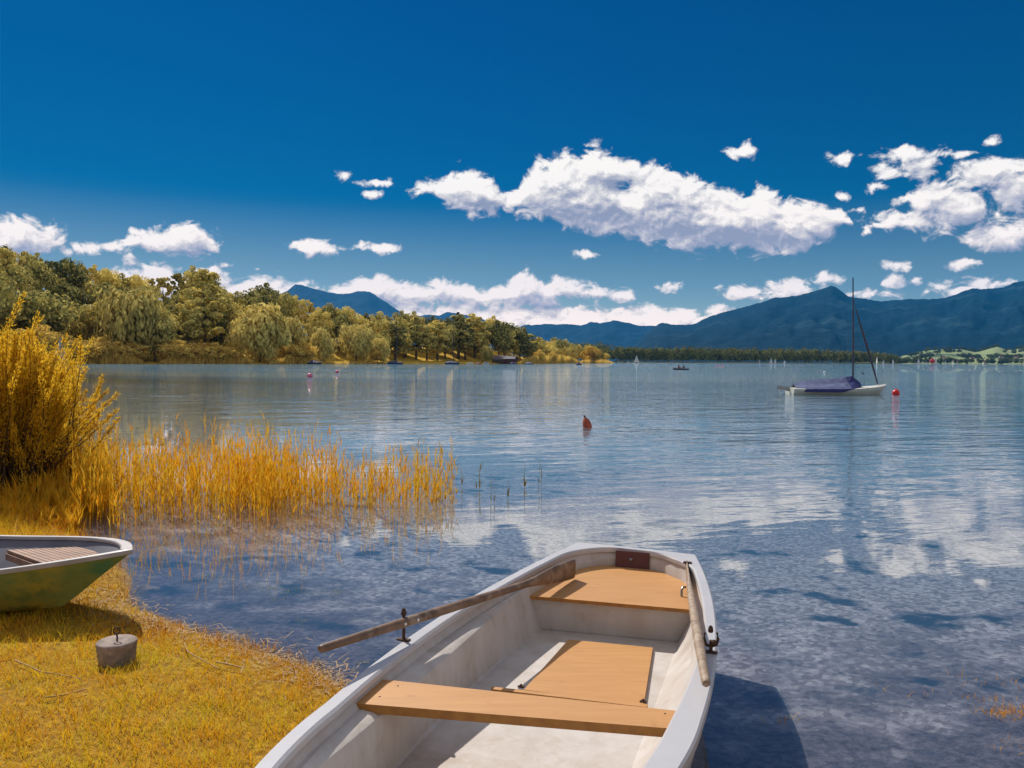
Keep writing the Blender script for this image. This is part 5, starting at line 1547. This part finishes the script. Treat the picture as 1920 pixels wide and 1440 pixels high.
# red spinnaker
e = empty('sailing_boat', ((1748 - 960) / F * 1080, 1080, 0), 1.2)
boat_hull(7, 2, 0.5, 0.2, 0.1).build('hull', ['boat_dark', 'boat_white'], e)
mb = MB(); mb.tube([(0.4, 0, 0.4), (0.4, 0, 8.5)], [0.07, 0.04], 6); mb.build('mast', 'mast_grey', e)
mb = MB(); mb.lathe([(0.3, 0), (2.3, 0.8), (3.4, 2.4), (3.2, 4.2), (2.0, 5.9), (0.3, 7.0)], 14, (2.6, 0, 1.2)); 
for i, v in enumerate(mb.v): mb.v[i] = (v[0] * 0.6 + 1.4, v[1], v[2])
mb.build('spinnaker', 'sail_red', e)
tag(e, 'sailing boat with round red sail in the cluster below the meadows', 'sailing boat', 'boats sailing along the far shore')

# ------------------------------------------------------------------ boats moored along the left shore
def moored(px, base_py, L, label, hullm='boat_blue', mast=0, cover=None, rz=0.0, name='moored_boat', free=0.7, dD=0):
    D = shoreD(px) - 14 + dD
    e = empty(name, ((px - 960) / F * D, D, 0), rz)
    boat_hull(L, L * 0.3, free, 0.25, 0.15).build('hull', [hullm, 'boat_white'], e)
    if cover:
        mb = MB(); xs_ = np.linspace(-L * .42, L * .22, 6)
        for a, b in zip(xs_[:-1], xs_[1:]):
            h1, h2 = [free + 0.15 + 0.55 * math.sin(math.pi * (q_ + L * .45) / (L * .72)) for q_ in (a, b)]
            w1 = L * .13
            mb.add([(a, -w1, free + .02), (b, -w1, free + .02), (b, 0, h2), (a, 0, h1), (a, w1, free + .02), (b, w1, free + .02)], [(0, 1, 2, 3), (3, 2, 5, 4)], 0, True)
        mb.add([(-L * .42, -L * .13, free), (-L * .42, L * .13, free), (-L * .42, 0, free + .3)], [(0, 1, 2)])
        mb.build('cover', cover, e)
    else:
        mb = MB(); mb.box((-L * .05, 0, free + 0.2), (L * .35, L * .18, 0.4), None, 0, 0.8); mb.build('cabin', 'boat_white', e, bevel=0.04)
    if mast:
        mb = MB(); mb.tube([(L * .08, 0, free), (L * .08, 0, mast)], [0.17, 0.12], 6); mb.tube([(L * .08, 0, free + .9), (-L * .38, 0, free + 1.0)], 0.08, 6); mb.build('mast', 'mast_dark', e)
    return tag(e, label, 'boat', 'boats moored off the left shore')
moored(590, 680, 5.6, 'dark dinghy under a blue cover moored off the reeds on the left shore', 'boat_dark', 0, 'cover_blue', 0.1)
moored(741, 682, 7.4, 'dark blue sailboat with bare mast moored left of the beach', 'boat_blue', 21, 'cover_blue', 0.15)
moored(848, 682, 7.4, 'blue sailboat with bare mast moored in front of the beach', 'boat_blue', 22, 'cover_grey', 0.0)
moored(881, 682, 3.6, 'small white boat right of the blue sailboat at the beach', 'boat_white', 0, None, 0.4, free=0.4)
moored(897, 682, 3.2, 'small red trimmed boat lying left of the round tree', 'sail_red', 0, None, -0.3, free=0.35)
moored(912, 683, 3.4, 'low white boat lying below the round tree', 'boat_white', 0, 'cover_grey', 0.2, free=0.35)
moored(962, 683, 3.6, 'small dark boat at the front of the dark boathouse', 'boat_dark', 0, 'cover_blue', 0.2, free=0.4)
moored(992, 683, 4.6, 'dark open boat right of the boathouses', 'boat_dark', 0, 'cover_grey', -0.1, free=0.4, dD=-40)
moored(1086, 684, 3.0, 'lone dark rowing boat off the golden point', 'boat_dark', 0, 'cover_blue', 0.3, free=0.4, dD=-260)

# ------------------------------------------------------------------ buildings
def house(name, x, y, z, w_, d_, h, rh, wallm, roofm, label, rz=0.0, cat='house', windows=2, ov=0.5):
    e = empty(name, (x, y, z), rz)
    mb = MB(); mb.box((0, 0, h / 2), (w_, d_, h))
    mb.add([(-w_ / 2, -d_ / 2, h), (-w_ / 2, d_ / 2, h), (-w_ / 2, 0, h + rh * .96)], [(0, 1, 2)]); mb.add([(w_ / 2, -d_ / 2, h), (w_ / 2, d_ / 2, h), (w_ / 2, 0, h + rh * .96)], [(2, 1, 0)])
    mb.build('walls', wallm, e)
    mb = MB(); a, b = w_ / 2 + ov, d_ / 2 + ov; dz = rh * ov / (d_ / 2)
    vs = [(-a, -b, h - dz), (a, -b, h - dz), (a, 0, h + rh), (-a, 0, h + rh), (-a, b, h - dz), (a, b, h - dz)]
    vs += [(p[0], p[1], p[2] + 0.2) for p in vs]
    mb.add(vs, [(0, 3, 2, 1), (3, 4, 5, 2), (6, 7, 8, 9), (9, 8, 11, 10), (0, 1, 7, 6), (4, 10, 11, 5), (0, 6, 9, 3), (3, 9, 10, 4), (1, 2, 8, 7), (2, 5, 11, 8)])
    mb.build('roof', roofm, e)
    mb = MB(); mb.box((0, -d_ / 2 - 0.03, min(h * .45, 1.1)), (min(1.6, w_ * .3), 0.08, min(h * .85, 2.1))); mb.build('door', 'wall_brown', e)
    for i in range(windows):
        for sx_ in (-1, 1):
            mb = MB(); mb.box((sx_ * w_ * (0.22 + 0.16 * i), -d_ / 2 - 0.03, h * .6), (0.9, 0.07, 1.0)); mb.build('window', 'window_dark', e)
    return tag(e, label, cat)
D = shoreD(934) + 4
house('boathouse', (934 - 960) / F * D, D, 0.5, 6.5, 6, 2.1, 1.9, 'wall_brown', 'roof_grey', 'brown boathouse with grey gabled roof at the right end of the beach', 0.1, 'boathouse', 1)
D = shoreD(956) - 2
house('boathouse', (957 - 960) / F * D, D, 0.2, 6.0, 7, 2.6, 1.5, 'wall_red', 'roof_dark', 'dark red boathouse with blue black roof right of the brown one', -0.25, 'boathouse', 1)
# small beach kiosk awning and people-sized posts stay out: unreadable in the photo
HS = [(1700, 676, 'white house left of the sail cluster on the far shore'), (1768, 672, 'white house above the sails right of the red one'), (1790, 676, 'white house low on the far shore right of the sails'),
      (1822, 671, 'white house in the gap between the two middle meadows'), (1846, 676, 'white house low on the far shore below the second meadow'), (1876, 669, 'white house at the foot of the tall bright meadow'), (1905, 672, 'white house nearest the right picture edge')]
for i, (px, py, lb) in enumerate(HS):
    D = 2450 + (40 if py > 674 else 420); z = far_z(px, D - float(interp(FAR_D, px)))
    house('house', (px - 960) / F * D, D, z, 13, 11, 6.5, 4, 'wall_white', 'roof_red', lb, 0.2 * (i % 3 - 1), 'house', 2, 0.8)

# ------------------------------------------------------------------ air
hz = MB(); hz.box((0, 8000, 848), (31000, 18000, 1708))
hzo = hz.build('haze', [], None)
m = bpy.data.materials.new('air'); m.use_nodes = True
k = NT(new_nt(m.node_tree)); o = k.n('ShaderNodeOutputMaterial'); v = k.n('ShaderNodeVolumePrincipled')
v.inputs['Color'].default_value = (0.02, 0.42, 1.0, 1); v.inputs['Density'].default_value = 3.2e-5
v.inputs['Anisotropy'].default_value = 0.0
k.l(v.outputs[0], o.inputs['Volume'])
hzo.data.materials.append(m)
tag(hzo, kind='stuff')
